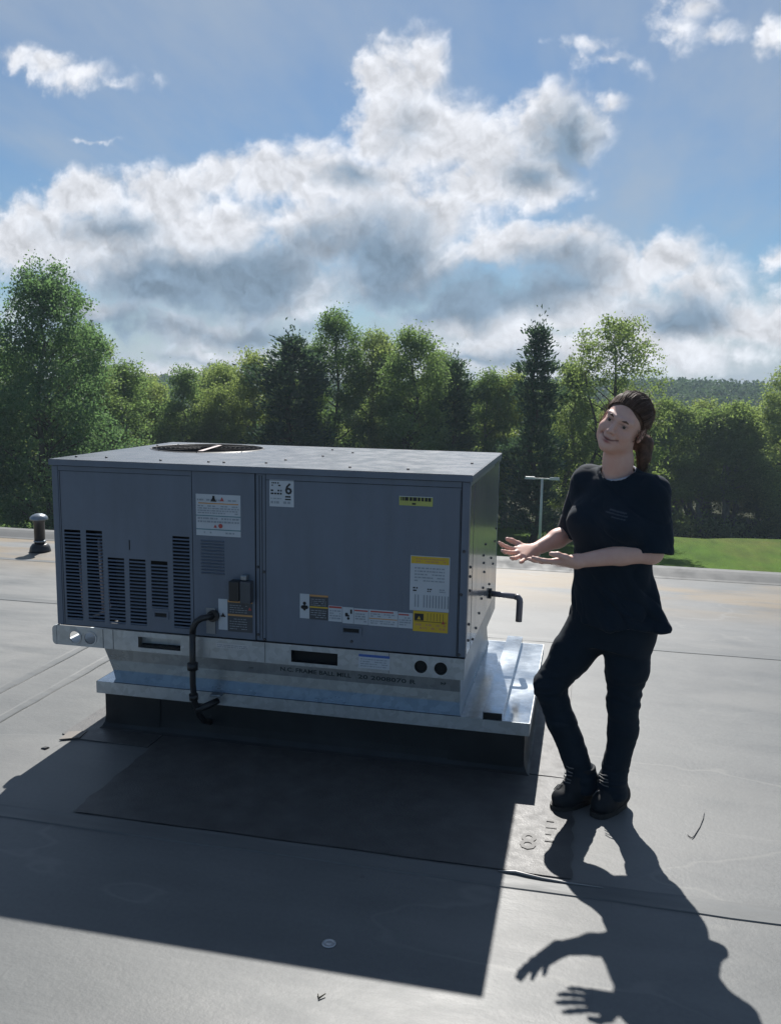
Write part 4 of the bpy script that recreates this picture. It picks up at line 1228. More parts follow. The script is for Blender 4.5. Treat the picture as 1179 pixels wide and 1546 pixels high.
# even haze volume added to lift the dark trees, like lens glare
hz = bpy.data.materials.new("lifting_haze"); hz.use_nodes = True
nt = hz.node_tree; nt.nodes.remove(nt.nodes['Principled BSDF'])
pv = nt.nodes.new('ShaderNodeVolumePrincipled')
pv.inputs['Color'].default_value = (.70, .86, 1.0, 1); pv.inputs['Density'].default_value = .0006; pv.inputs['Anisotropy'].default_value = 0.0
nt.links.new(pv.outputs[0], nt.nodes['Material Output'].inputs['Volume'])
mb = MB(); mb.box(-175, 115, -30, 325, GW - 1.0, 8.6)
tag(mb.build("haze", hz), kind='stuff')

# ------------------------------------------------------------------ the person
# smooth bodies: rounded limbs blended together and meshed as one continuous surface
class Body:
    def __init__(s): s.ops = []
    def add(s, fn, c, r, k=.02, op='u'): s.ops.append((op, fn, np.array(c, float), r, k)); return s
    def limb(s, a, b, ra, rb, k=.02, op='u'):
        a, b = np.array(a, float), np.array(b, float); ab = b - a; L2 = max(1e-9, ab @ ab)
        def fn(P):
            t = np.clip(((P - a) @ ab) / L2, 0, 1)
            return np.linalg.norm(P - a - t[:, None] * ab, axis=1) - (ra + (rb - ra) * t)
        return s.add(fn, (a + b) / 2, math.sqrt(L2) / 2 + max(ra, rb), k, op)
    def chain(s, pts, rs, k=.02, op='u'):
        for p, q, a, b in zip(pts, pts[1:], rs, rs[1:]): s.limb(p, q, a, b, k, op)
        return s
    def ball(s, c, r, k=.02, op='u', R=None):
        """ellipsoid; R columns are its axes"""
        c = np.array(c, float); r = np.array([r] * 3 if np.isscalar(r) else r, float); A = np.eye(3) if R is None else R
        mn = r.min()
        def fn(P):
            q = (P - c) @ A
            k0 = np.linalg.norm(q / r, axis=1); k1 = np.linalg.norm(q / (r * r), axis=1)
            return np.where(k0 < 1e-6, -mn, k0 * (k0 - 1) / np.maximum(k1, 1e-9))
        return s.add(fn, c, r.max(), k, op)
    def stack(s, secs, k=.02, op='u', shrink=0.0):
        """body of elliptical cross-sections: (z, cx, cy, half width, half depth, turn)"""
        S = np.array(secs, float); S = S[np.argsort(S[:, 0])]
        z0, z1 = S[0, 0], S[-1, 0]
        def fn(P):
            z = np.clip(P[:, 2], z0, z1)
            g = [np.interp(z, S[:, 0], S[:, j]) for j in range(1, 6)]
            a = np.maximum(g[2] - shrink, .01); b = np.maximum(g[3] - shrink, .01)
            dx, dy = P[:, 0] - g[0], P[:, 1] - g[1]
            cs, sn = np.cos(g[4]), np.sin(g[4])
            u, v = dx * cs + dy * sn, -dx * sn + dy * cs
            k0 = np.sqrt((u / a) ** 2 + (v / b) ** 2); k1 = np.sqrt((u / a ** 2) ** 2 + (v / b ** 2) ** 2)
            d = np.where(k0 < 1e-6, -np.minimum(a, b), k0 * (k0 - 1) / np.maximum(k1, 1e-9))
            return np.maximum(d, np.maximum(P[:, 2] - z1, z0 - P[:, 2]))
        c = (S[:, 1].mean(), S[:, 2].mean(), (z0 + z1) / 2)
        return s.add(fn, c, (z1 - z0) / 2 + S[:, 3].max() + .15, k, op)
    def plane(s, p, n, op='s', k=.004):
        """cuts away the side the normal points to"""
        p = np.array(p, float); n = np.array(n, float); n /= np.linalg.norm(n)
        return s.add(lambda P: -((P - p) @ n), p, 9.0, k, op)
    def eval(s, P, sel=None):
        d = np.full(len(P), 9.0)
        for i in (range(len(s.ops)) if sel is None else sel):
            op, fn, c, r, k = s.ops[i]
            e = fn(P)
            if op == 'u':
                h = np.maximum(k - np.abs(d - e), 0) / k; d = np.minimum(d, e) - h * h * k * .25
            else:
                h = np.maximum(k - np.abs(d + e), 0) / k; d = np.maximum(d, -e) + h * h * k * .25
        return d
    def mesh(s, lo, hi, res):
        """surface nets on the grid blocks the surface passes through"""
        B = 16; lo = np.array(lo, float); n = np.ceil((np.array(hi) - lo) / res / B).astype(int)
        half = B * res / 2; diag = half * 1.7321
        loc = np.stack(np.meshgrid(*[np.arange(B + 1)] * 3, indexing='ij'), -1).reshape(-1, 3)
        N = (n * B + 2).astype(np.int64)
        ids, vts, flags = [], [], []
        cor = np.array([(i, j, k) for i in (0, 1) for j in (0, 1) for k in (0, 1)])
        for bi in range(n[0]):
            for bj in range(n[1]):
                for bk in range(n[2]):
                    o = lo + np.array([bi, bj, bk]) * B * res; c = o + half
                    sel = [i for i, (op, fn, cc, r, k) in enumerate(s.ops) if np.linalg.norm(cc - c) < r + diag + k + .01]
                    if not sel: continue
                    if abs(s.eval(c[None], sel)[0]) > diag + .03: continue
                    D = s.eval(o + loc * res, sel).reshape(B + 1, B + 1, B + 1)
                    if D.min() > 0 or D.max() < 0: continue
                    cv = np.stack([D[i:B + i, j:B + j, k:B + k] for i, j, k in cor], -1)
                    act = (cv.min(-1) < 0) & (cv.max(-1) >= 0)
                    I = np.argwhere(act)
                    if not len(I): continue
                    v = cv[act]; acc = np.zeros((len(I), 3)); cnt = np.zeros(len(I))
                    for a in range(8):
                        for b in range(a + 1, 8):
                            if np.abs(cor[a] - cor[b]).sum() != 1: continue
                            m = (v[:, a] < 0) != (v[:, b] < 0)
                            t = np.where(m, v[:, a] / np.where(m, v[:, a] - v[:, b], 1), 0)[:, None]
                            acc += np.where(m[:, None], cor[a] + t * (cor[b] - cor[a]), 0); cnt += m
                    G = I + np.array([bi, bj, bk]) * B
                    ids.append((G[:, 0] * N[1] + G[:, 1]) * N[2] + G[:, 2])
                    vts.append(lo + (G + acc / cnt[:, None]) * res)
                    # sign of the three edges that leave the cell's low corner
                    f = np.stack([v[:, 0] < 0, v[:, 4] < 0, v[:, 2] < 0, v[:, 1] < 0], -1); flags.append(f)
        ids = np.concatenate(ids); V = np.concatenate(vts); f = np.concatenate(flags)
        o = np.argsort(ids); ids, V, f = ids[o], V[o], f[o]
        def find(q):
            p = np.searchsorted(ids, q); p = np.minimum(p, len(ids) - 1)
            return np.where(ids[p] == q, p, -1)
        st = (N[1] * N[2], N[2], np.int64(1)); quads = []
        for ax in range(3):
            m = f[:, 0] != f[:, ax + 1]
            q = ids[m]; a1, a2 = st[(ax + 1) % 3], st[(ax + 2) % 3]
            p = np.stack([find(q), find(q - a1), find(q - a1 - a2), find(q - a2)], -1)
            fl = f[m][:, 0]
            p = np.where(fl[:, None], p, p[:, ::-1])
            quads.append(p[(p >= 0).all(1)])
        return V, np.concatenate(quads)

def vnormals(V, F):
    n = np.cross(V[F[:, 2]] - V[F[:, 0]], V[F[:, 3]] - V[F[:, 1]]); out = np.zeros_like(V)
    for j in range(4): np.add.at(out, F[:, j], n)
    return out / np.maximum(np.linalg.norm(out, axis=1), 1e-9)[:, None]

def relax(V, F, it=2, w=.5):
    for _ in range(it):
        acc = np.zeros_like(V); c = np.zeros(len(V))
        for j in range(4):
            for q in (F[:, (j + 1) % 4], F[:, (j + 3) % 4]):
                np.add.at(acc, F[:, j], V[q]); np.add.at(c, F[:, j], 1)
        V = V + w * (acc / np.maximum(c, 1)[:, None] - V)
    return V

def colour_attr(me, C):
    at = me.attributes.new('tint', 'FLOAT_COLOR', 'POINT')
    at.data.foreach_set('color', np.concatenate([C, np.ones((len(C), 1))], 1).astype(np.float32).ravel())

def cloth_material(name, col, rough=.85, sheen=.25, scale=900):
    m, nt, bs = new_mat(name)
    at = N_(nt, 'ShaderNodeAttribute', attribute_name='tint')
    n1 = noise_tex(nt, coords(nt), 14, 4)
    c = mix_col(nt, .5, at.outputs['Color'], ramp(nt, n1, [(.3, (.4,) * 3), (.7, (.6,) * 3)]), 'OVERLAY')
    nt.links.new(c, bs.inputs['Base Color'])
    bs.inputs['Roughness'].default_value = rough; bs.inputs['Specular IOR Level'].default_value = .2
    bs.inputs['Sheen Weight'].default_value = sheen; bs.inputs['Sheen Roughness'].default_value = .5
    bump(nt, bs, noise_tex(nt, coords(nt), 260, 2), .25, .002)
    return m
def skin_material():
    m, nt, bs = new_mat("skin")
    at = N_(nt, 'ShaderNodeAttribute', attribute_name='tint')
    n1 = noise_tex(nt, coords(nt), 40, 4)
    c = mix_col(nt, .35, at.outputs['Color'], ramp(nt, n1, [(.3, (.42, .40, .40)), (.7, (.58, .58, .58))]), 'OVERLAY')
    nt.links.new(c, bs.inputs['Base Color'])
    bs.inputs['Roughness'].default_value = .48; bs.inputs['Specular IOR Level'].default_value = .4
    bs.inputs['Subsurface Weight'].default_value = .12; bs.inputs['Subsurface Radius'].default_value = (1.0, .35, .2); bs.inputs['Subsurface Scale'].default_value = .008
    bump(nt, bs, noise_tex(nt, coords(nt), 320, 2), .12, .001)
    return m
M_SKIN = skin_material()
M_SHIRT = cloth_material("black_cotton", None, .85, .06)
M_TROUSERS = cloth_material("black_denim", None, .8, .04)
M_BOOT = mat("black_leather", (.0055, .0085, .0125), .72, var=.3, scale=30, bmp=.25, spec=.4)
M_SOLE = mat("boot_rubber", (.02, .019, .018), .7, var=.2, scale=20)
M_LACE = mat("boot_lace", (.13, .13, .13), .7)
M_HAIR = mat("brown_hair", (.105, .060, .040), .55, var=.45, scale=55, spec=.3)

person = empty("person", (2.43, -.10, 0), "person in black t-shirt and trousers, head tilted, presenting the unit with both open hands", "person")

# --- skeleton (metres)
ankR, kneR, hipR = (2.372, -.085, .115), (2.226, -.085, .478), (2.395, -.03, .74)
ankL, kneL, hipL = (2.490, -.110, .115), (2.512, -.105, .43), (2.520, -.075, .74)
shR, elR, wrR = (2.342, .010, 1.283), (2.300, .120, 1.075), (2.138, -.030, 1.004)
shL, elL, wrL = (2.573, -.115, 1.265), (2.578, -.172, 1.050), (2.312, -.220, 1.010)
TURN = -.52                                   # the chest faces the camera and a little towards the unit

# head frame: X to her left, F the way she looks, U up
def frame(yaw, pitch, roll):
    F = np.array([-math.sin(yaw) * math.cos(pitch), -math.cos(yaw) * math.cos(pitch), math.sin(pitch)])
    X = np.array([math.cos(yaw), -math.sin(yaw), 0.0]); U = np.cross(F, X); U = -np.cross(X, F) if U[2] < 0 else U
    c, s_ = math.cos(roll), math.sin(roll)
    return np.stack([c * X - s_ * U, F, s_ * X + c * U], 1)
HR = frame(math.radians(20), math.radians(4), math.radians(26))
HC = np.array([2.455, -.125, 1.516])
def hd(x, f, u): return HC + HR @ np.array([x, f, u])

sk = Body()
# head
sk.ball(hd(0, -.022, .034), (.072, .093, .083), .02, R=HR)
sk.ball(hd(0, .026, -.022), (.060, .060, .090), .03, R=HR)
sk.ball(hd(0, .034, -.072), (.041, .044, .037), .025, R=HR)
sk.ball(hd(0, .066, -.094), (.020, .017, .016), .022, R=HR)
for q in (-1, 1):
    sk.ball(hd(q * .037, .055, -.034), (.024, .021, .020), .022, R=HR)
    sk.ball(hd(q * .047, .012, -.062), (.015, .035, .024), .025, R=HR)
    sk.limb(hd(q * .010, .085, .018), hd(q * .046, .066, .020), .008, .008, .014)
sk.limb(hd(0, .082, .010), hd(0, .100, -.030), .0075, .0095, .010)
sk.ball(hd(0, .101, -.032), (.011, .010, .009), .008, R=HR)
for q in (-1, 1): sk.ball(hd(q * .012, .090, -.036), (.0075, .009, .007), .007, R=HR)
for q in (-1, 1): sk.ball(hd(q * .031, .101, -.001), (.019, .020, .013), .012, 's', R=HR)
for q in (-1, 1):
    sk.ball(hd(q * .031, .069, -.001), (.0150, .0140, .0125), .006, R=HR)
    sk.ball(hd(q * .031, .086, -.0015), (.0128, .010, .0040), .002, 's', R=HR)
# smiling mouth
for a, b, r0, r1, op in (((-.032, .066, -.0535), (-.012, .081, -.0635), .0030, .0045, 'u'), ((-.012, .081, -.0635), (0, .084, -.0635), .0045, .0042, 'u'), ((0, .084, -.0635), (.012, .081, -.0635), .0042, .0045, 'u'), ((.012, .081, -.0635), (.032, .066, -.0535), .0045, .0030, 'u'),
                         ((-.028, .068, -.0595), (0, .0815, -.0735), .0035, .0062, 'u'), ((0, .0815, -.0735), (.028, .068, -.0595), .0062, .0035, 'u'),
                         ((-.036, .068, -.0515), (-.014, .0875, -.0655), .0026, .0026, 's'), ((-.014, .0875, -.0655), (.014, .0875, -.0655), .0026, .0026, 's'), ((.014, .0875, -.0655), (.036, .068, -.0515), .0026, .0026, 's')):
    sk.limb(hd(*a), hd(*b), r0, r1, .006 if op == 'u' else .003, op)
for q in (-1, 1):   # smile creases
    sk.limb(hd(q * .020, .088, -.036), hd(q * .036, .068, -.060), .0025, .002, .008, 's')
    sk.ball(hd(q * .077, -.012, -.008), (.008, .019, .030), .008, R=HR)
    sk.ball(hd(q * .084, -.006, -.006), (.004, .010, .016), .005, 's', R=HR)
# neck, shoulders, trunk, arms, legs
sk.chain([hd(0, -.018, -.05), (2.444, -.085, 1.375), (2.442, -.055, 1.285)], [.052, .050, .056], .03)
sk.limb((2.447, -.055, 1.275), shR, .05, .044, .04); sk.limb((2.447, -.055, 1.275), shL, .05, .044, .04)
sk.stack([(.70, 2.455, -.05, .155, .11, TURN), (.82, 2.45, -.05, .145, .10, TURN), (.97, 2.455, -.055, .125, .09, TURN), (1.12, 2.455, -.055, .145, .105, TURN), (1.22, 2.452, -.055, .15, .09, TURN), (1.275, 2.447, -.055, .095, .055, TURN)], .05)
sk.chain([shR, elR], [.045, .040], .03); sk.chain([elR, (2.230, .055, 1.044), wrR], [.036, .036, .0240], .02)
sk.chain([shL, elL], [.047, .041], .03); sk.chain([elL, (2.47, -.195, 1.040), wrL], [.039, .0375, .0245], .02)
sk.chain([hipR, kneR, ankR], [.08, .044, .030], .02); sk.chain([hipL, kneL, ankL], [.08, .042, .030], .02)
sk.limb(ankR, (2.33, -.125, .06), .030, .024, .02); sk.limb(ankL, (2.47, -.145, .06), .030, .024, .02)

def hand(sk, w, base, fingers, thumb, palm):
    """palm: two outline chains; fingers: knuckle, middle joint, tip"""
    for a, b, ra, rb in palm: sk.limb(a, b, ra, rb, .014)
    for ch, r in fingers: sk.chain(ch, [r, r * .95, r * .9, r * .72], .006)
    sk.chain(thumb, [.0135, .0112, .0098, .0080], .008)
w = np.array(wrR); d = np.array([-.53, -.835, -.02]); d /= np.linalg.norm(d)
side = np.array([-.74, .44, .50]); side -= d * (side @ d); side /= np.linalg.norm(side); nr = np.cross(d, side); nr = nr if nr[2] > 0 else -nr
def hp(w, d, side, nr, a, b, c): return w + d * a + side * b + nr * c
H = lambda a, b, c=0.0: hp(w, d, side, nr, a, b, c)
hand(sk, w, None,
     [([H(.085, .031), H(.118, .046, .004), H(.142, .056, .012), H(.160, .061, .022)], .0088),
      ([H(.090, .010), H(.132, .017, .002), H(.160, .021, .008), H(.180, .023, .016)], .0090),
      ([H(.087, -.010), H(.127, -.015, .000), H(.152, -.018, .006), H(.172, -.020, .014)], .0086),
      ([H(.080, -.028), H(.110, -.038, .0), H(.130, -.045, .006), H(.146, -.050, .012)], .0076)],
     [H(.020, .022), H(.045, .048, .006), H(.070, .066, .012), H(.094, .074, .018)],
     [(H(0, .004), H(.08, .028), .022, .0125), (H(0, 0), H(.088, .008), .022, .0125), (H(0, -.004), H(.084, -.012), .020, .0125), (H(.005, -.008), H(.078, -.026), .020, .0115), (H(.02, .018), H(.05, .035), .016, .012)])
w = np.array(wrL); d = np.array([-.985, -.14, -.055]); d /= np.linalg.norm(d)
side = np.array([.15, -.93, .28]); side -= d * (side @ d); side /= np.linalg.norm(side); nr = np.cross(d, side); nr = nr if nr[2] > 0 else -nr
hand(sk, w, None,
     [([H(.085, .030), H(.122, .036, .002), H(.146, .038, .008), H(.164, .039, .015)], .0086),
      ([H(.090, .010), H(.132, .012, .001), H(.158, .013, .006), H(.178, .013, .012)], .0088),
      ([H(.087, -.010), H(.127, -.012, .002), H(.152, -.014, .008), H(.170, -.015, .016)], .0084),
      ([H(.080, -.028), H(.110, -.034, .004), H(.128, -.038, .012), H(.142, -.040, .020)], .0074)],
     [H(.020, .022), H(.046, .044, .012), H(.074, .050, .022), H(.098, .044, .026)],
     [(H(0, .004), H(.08, .028), .022, .0125), (H(0, 0), H(.088, .008), .022, .0125), (H(0, -.004), H(.084, -.012), .020, .0125), (H(.005, -.008), H(.078, -.026), .020, .0115), (H(.02, .018), H(.05, .032, .004), .016, .013)])
V, F = sk.mesh((1.98, -.35, .0), (2.75, .25, 1.67), .0028)
V = relax(V, F, 1, .4)
C = np.tile(np.array([.68, .43, .35]), (len(V), 1))
loc = (V - HC) @ HR
def blob(p, r): return np.exp(-(((loc - np.array(p)) / np.array(r)) ** 2).sum(1) * 1.2)
lip = np.maximum(np.maximum(blob((0, .084, -.0635), (.020, .02, .0045)), blob((0, .083, -.0735), (.017, .02, .0055))), 0)
C += np.clip(lip * 1.3, 0, 1)[:, None] * (np.array([.36, .13, .12]) - C)
for q in (-1, 1):
    C += (blob((q * .042, .065, -.034), (.022, .03, .018)) * .35)[:, None] * (np.array([.52, .22, .17]) - C)
    C += (blob((q * .031, .085, .004), (.020, .02, .0045)) * .75)[:, None] * (np.array([.16, .085, .06]) - C)     # lashes and lid crease
    C += (blob((q * .031, .085, -.005), (.017, .02, .003)) * .5)[:, None] * (np.array([.20, .11, .08]) - C)
    C += (blob((q * .0075, .098, -.0405), (.004, .01, .003)) * .8)[:, None] * (np.array([.10, .05, .04]) - C)      # nostrils
arc_ = np.exp(-((loc[:, 2] - (-.0662 + np.abs(loc[:, 0]) ** 1.6 * 3.0)) / .0026) ** 2) * (np.abs(loc[:, 0]) < .036) * (loc[:, 1] > .05)
C += (arc_ * .85)[:, None] * (np.array([.09, .04, .038]) - C)
org = np.array(person.location)
me = arrays_mesh("body", V - org, F, M_SKIN, True); colour_attr(me, C)
body = link_mesh("body", me, person)

# eyes and eyebrows
for q in (-1, 1):
    mb = MB(); r = bmesh.ops.create_uvsphere(mb.bm, u_segments=16, v_segments=10, radius=.0122)
    c = hd(q * .031, .0685, -.001)
    bmesh.ops.translate(mb.bm, verts=r['verts'], vec=Vector(c))
    for f in mb.bm.faces: f.smooth = True
    e = mb.build("eye", mat("eye_white", (.5, .48, .46), .2, var=.05), person)
    mb = MB(); g = Vector(HR @ np.array([-.12 * q * 0 + .12, 1, .0])).normalized(); cc = Vector(c)
    mb.cyl(cc + g * .0108, cc + g * .01255, .0056, seg=14); mb.build("iris", mat("dark_iris", (.03, .018, .012), .2), e)
    b = Body(); b.chain([hd(q * .012, .088, .0145), hd(q * .030, .085, .0190), hd(q * .045, .070, .0160), hd(q * .051, .060, .012)], [.0026, .0034, .0028, .0013], .003)
    bv, bf = b.mesh(np.min([hd(q * .03, .08, .017)], 0) - .04, hd(q * .03, .08, .017) + .04, .0014)
    link_mesh("eyebrow", arrays_mesh("eyebrow", bv - org, bf, M_HAIR, True), person)

# --- hair: a cap, a low pony tail and many strands
hb = Body()
hb.ball(hd(0, -.022, .036), (.0755, .0965, .0858), .01, R=HR)
hb.ball(hd(0, -.085, .005), (.050, .035, .045), .03, R=HR)
hb.plane(hd(0, .070, .062), HR @ np.array([0, 1, -.62]), k=.006)
hb.plane(hd(0, .02, -.035), HR @ np.array([0, .75, -1.0]), k=.01)
hb.ball(hd(0, .075, -.016), (.062, .078, .082), .006, 's', R=HR)
hv, hf = hb.mesh(HC - .16, HC + .17, .003)
hair = link_mesh("hair", arrays_mesh("hair", hv - org, hf, M_HAIR, True), person)
knot = hd(.022, -.112, -.006)
tail_pts = [knot, hd(.045, -.120, -.045), (2.538, -.045, 1.440), (2.538, -.055, 1.390), (2.530, -.065, 1.340)]
tb = Body(); tb.chain([np.array(p) for p in tail_pts], [.026, .030, .030, .024, .008], .02)
tv, tf = tb.mesh(np.array((2.46, -.2, 1.28)), np.array((2.66, .10, 1.60)), .003)
link_mesh("pony_tail", arrays_mesh("pony_tail", tv - org, tf, M_HAIR, True), hair)
rd = random.Random(9); mb = MB()
HAIR_TONES = [M_HAIR, mat('dark_brown_hair', (.070, .039, .026), .55, spec=.3), mat('light_brown_hair', (.155, .092, .062), .5, spec=.35)]
def strand(pts, r=.0009, tone=None):
    n0 = len(mb.bm.faces); mb.bm.faces.ensure_lookup_table()
    k_ = rd.choice((0, 0, 1, 1, 2)) if tone is None else tone
    mb.tube(pts, [r, r, r * .9] + [r * .8] * (len(pts) - 4) + [r * .2] if len(pts) > 3 else r, 3, False)
    mb.bm.faces.ensure_lookup_table()
    for q_ in range(n0, len(mb.bm.faces)): mb.bm.faces[q_].material_index = k_
KN = np.array([.022, -.112, -.006]); HCC = np.array([0, -.022, .036]); HRR = np.array([.079, .100, .089])
for lock in range(95):                               # combed back in locks
    ph0 = -1.95 + 3.9 * (lock + rd.random()) / 95
    up = rd.uniform(.998, 1.030); tone = rd.choice((0, 0, 1, 1, 2)); wob = rd.uniform(0, 6); amp = rd.uniform(0, .006)
    front = rd.uniform(-.006, .004)
    for i in range(13):
        ph = ph0 + rd.gauss(0, .05)
        a = np.array([math.sin(ph) * .070, .076 + front - .031 * abs(ph) ** 1.5, .010 + .064 * math.cos(ph * .78)]); pts = []
        r_ = rd.uniform(0, .012)
        for j in range(9):
            t = j / 8; q0 = (a - HCC) / HRR; q1 = (KN - HCC) / HRR
            q = q0 / np.linalg.norm(q0) * (1 - t) + q1 / np.linalg.norm(q1) * t + math.sin(math.pi * t) * np.array([math.sin(ph) * .75, .05, .95 * math.cos(ph * .62)]); q /= np.linalg.norm(q)
            rad = .992 + (up - .992 + r_) * min(1, t / .12)
            pts.append(hd(*(HCC + q * HRR * rad + np.array([amp * math.sin(t * 7 + wob) + rd.uniform(-1, 1) * .0012, rd.uniform(-1, 1) * .0012, rd.uniform(-1, 1) * .0012]))))
        strand(pts, rd.choice((.0008, .0011, .0014)), tone if rd.random() < .6 else None)
for i in range(260):
    o = np.array([rd.gauss(0, 1) for _ in range(3)]) * .021; e = np.array([rd.gauss(0, 1) for _ in range(3)]) * .012
    strand([np.array(p) + o * (1 - k / 5) + e * (k / 5) + np.array([rd.uniform(-1, 1) * .003 for _ in range(3)]) - (np.array([0, 0, .03 * rd.random()]) if k == 4 else 0) for k, p in enumerate(tail_pts)])
for i in range(60):                                  # loose wisps
    q = rd.choice((-1, 1)); a = np.array([q * rd.uniform(.066, .082), rd.uniform(-.02, .045), rd.uniform(-.01, .06)])
    pts = [hd(*(a + np.array([q * .012 * math.sin(j * .8) + rd.uniform(-1, 1) * .002, rd.uniform(-1, 1) * .004 - .004 * j, -.011 * j]))) for j in range(6)]
    strand(pts, .0007)
for i in range(90):                                  # flyaway hairs that catch the sun
    ph = rd.uniform(-1.6, 1.6); th = rd.uniform(0, 1)
    q = np.array([math.sin(ph) * .9, -th * 1.1 + .35, math.cos(ph)]); q /= np.linalg.norm(q)
    c = np.array([0, -.022, .036]); t_ = np.array([rd.gauss(0, 1), -1.2, rd.gauss(0, .5)]) * .006
    strand([hd(*(c + q * np.array([.079, .1, .089]) * (1.0 + .030 * j * rd.uniform(.6, 1.1)) + t_ * j)) for j in range(5)], .0006)
for i in range(70):
    a = np.array([-.070 - rd.uniform(0, .012), -.035 + rd.uniform(-.03, .02), .015 + rd.uniform(-.02, .03)])
    strand([hd(*(a + np.array([-.004 * j + rd.uniform(-1, 1) * .003, -.004 * j, -.009 * j]))) for j in range(6)], .0008)
tag(mb.build("hair_strands", HAIR_TONES, hair, normals=False), kind='stuff')

# --- t-shirt
sh = Body()
SECS = [(.745, 2.462, -.062, .172, .132, TURN), (.80, 2.450, -.06, .162, .126, TURN), (.90, 2.443, -.06, .152, .120, TURN), (1.0, 2.444, -.06, .152, .118, TURN), (1.08, 2.450, -.06, .160, .128, TURN), (1.15, 2.455, -.058, .172, .132, TURN), (1.22, 2.453, -.056, .170, .112, TURN), (1.275, 2.450, -.055, .145, .085, TURN), (1.315, 2.449, -.056, .080, .072, TURN), (1.345, 2.449, -.058, .066, .066, TURN)]
sh.stack(SECS, .03)
fx, fy = math.sin(TURN), -math.cos(TURN)              # the way the chest faces
rx, ry = math.cos(TURN), math.sin(TURN)
for q in (-1, 1): sh.ball((2.455 + fx * .085 + rx * q * .075, -.058 + fy * .085 + ry * q * .075, 1.135), (.078, .075, .070), .06)
sh.limb((2.447, -.055, 1.285), shR, .062, .060, .04); sh.limb((2.447, -.055, 1.285), shL, .062, .062, .04)
e2R = (2.302, .100, 1.090); e2L = (2.582, -.155, 1.062)
def sleeve(a, b, r0, r1):
    """loose sleeve, cut square and hollow at its end"""
    a, b = np.array(a), np.array(b); v = (b - a) / np.linalg.norm(b - a); L = np.linalg.norm(b - a); e = b + v * .02
    def seg(P, p, q, ra, rb):
        w_ = q - p; t = np.clip(((P - p) @ w_) / (w_ @ w_), 0, 1)
        return np.linalg.norm(P - p - t[:, None] * w_, axis=1) - (ra + (rb - ra) * t)
    def fn(P):
        d = seg(P, a, b + v * .05, r0, r1)
        d = np.maximum(d, (P - e) @ v)
        return np.maximum(d, -seg(P, e - v * .07, e + v * .05, r1 * .72, r1 * .97))
    sh.add(fn, (a + b) / 2, L / 2 + r1 + .03, .03)
sh.limb((2.575, -.09, .90), (2.640, -.165, .765), .022, .028, .04)
sh.stack([(z - .02 if z < .75 else z, a, b, c, d_, e) for z, a, b, c, d_, e in SECS[:4]], .006, 's', shrink=.012)
sh.plane((2.45, -.06, .752), (0, 0, -1))
sleeve(shR, e2R, .064, .074); sleeve(shL, e2L, .066, .075)
sh.limb((2.442, -.075, 1.305), (2.452, -.10, 1.42), .054, .082, .008, 's')
V, F = sh.mesh((2.12, -.36, .70), (2.80, .26, 1.40), .0036)
V = relax(V, F, 2, .5); Nn = vnormals(V, F)
zz = V[:, 2]
an = np.arctan2(V[:, 1] + .06, V[:, 0] - 2.455)
fold = np.zeros(len(V))
for i, v in enumerate(V):
    a_ = noise.noise(Vector((v[0] * 9, v[1] * 9, v[2] * 4.5))); b_ = noise.noise(Vector((v[0] * 20 + v[2] * 14, v[1] * 20, v[2] * 10 + 7)))
    c_ = noise.noise(Vector((v[0] * 7 + v[2] * 9, v[1] * 7 - v[2] * 6, 3.3)))
    fold[i] = a_ * .016 + (abs(b_) ** .7) * .010 - (max(0, .22 - abs(c_)) / .22) ** 2 * .010
low = np.clip((1.10 - zz) / .3, .35, 1)
V = V + Nn * (fold * low)[:, None] + Nn * (.006 * np.sin(an * 7 + zz * 9) * np.clip((1.0 - zz) / .25, 0, 1))[:, None]
C = np.tile(np.array([.0075, .0160, .0270]), (len(V), 1))
# faded print on her left chest
u = (V[:, 0] - 2.455) * rx + (V[:, 1] + .058) * ry; f_ = (V[:, 0] - 2.455) * fx + (V[:, 1] + .058) * fy
for z0_, u0, u1, hh in ((1.200, .035, .100, .0026), (1.190, .020, .108, .0020), (1.179, .050, .104, .0018)):
    m = (np.abs(zz - z0_ + .10 * (u - .07)) < hh) & (u > u0) & (u < u1) & (f_ > .03)
    C[m] = (.05, .062, .08)
me = arrays_mesh("t_shirt", V - org, F, M_SHIRT, True); colour_attr(me, C)
shirt = link_mesh("t_shirt", me, person)
# white edge of an undershirt at the neck
ub = Body()
ncn = np.array([2.450, -.078, 1.330]); nax = np.array([-.24, -.30, .92]); nax /= np.linalg.norm(nax)
ea = np.cross(nax, [0, 1, 0]); ea /= np.linalg.norm(ea); eb = np.cross(nax, ea)
ring = [ncn + ea * .064 * math.cos(q) + eb * .062 * math.sin(q) for q in [2 * math.pi * k / 24 for k in range(25)]]
ub.chain(ring, [.0042] * 25, .004)
uv_, uf = ub.mesh(ncn - .1, ncn + .1, .003)
link_mesh("undershirt", arrays_mesh("undershirt", uv_ - org, uf, mat("white_cotton", (.34, .37, .43), .9), True), person)

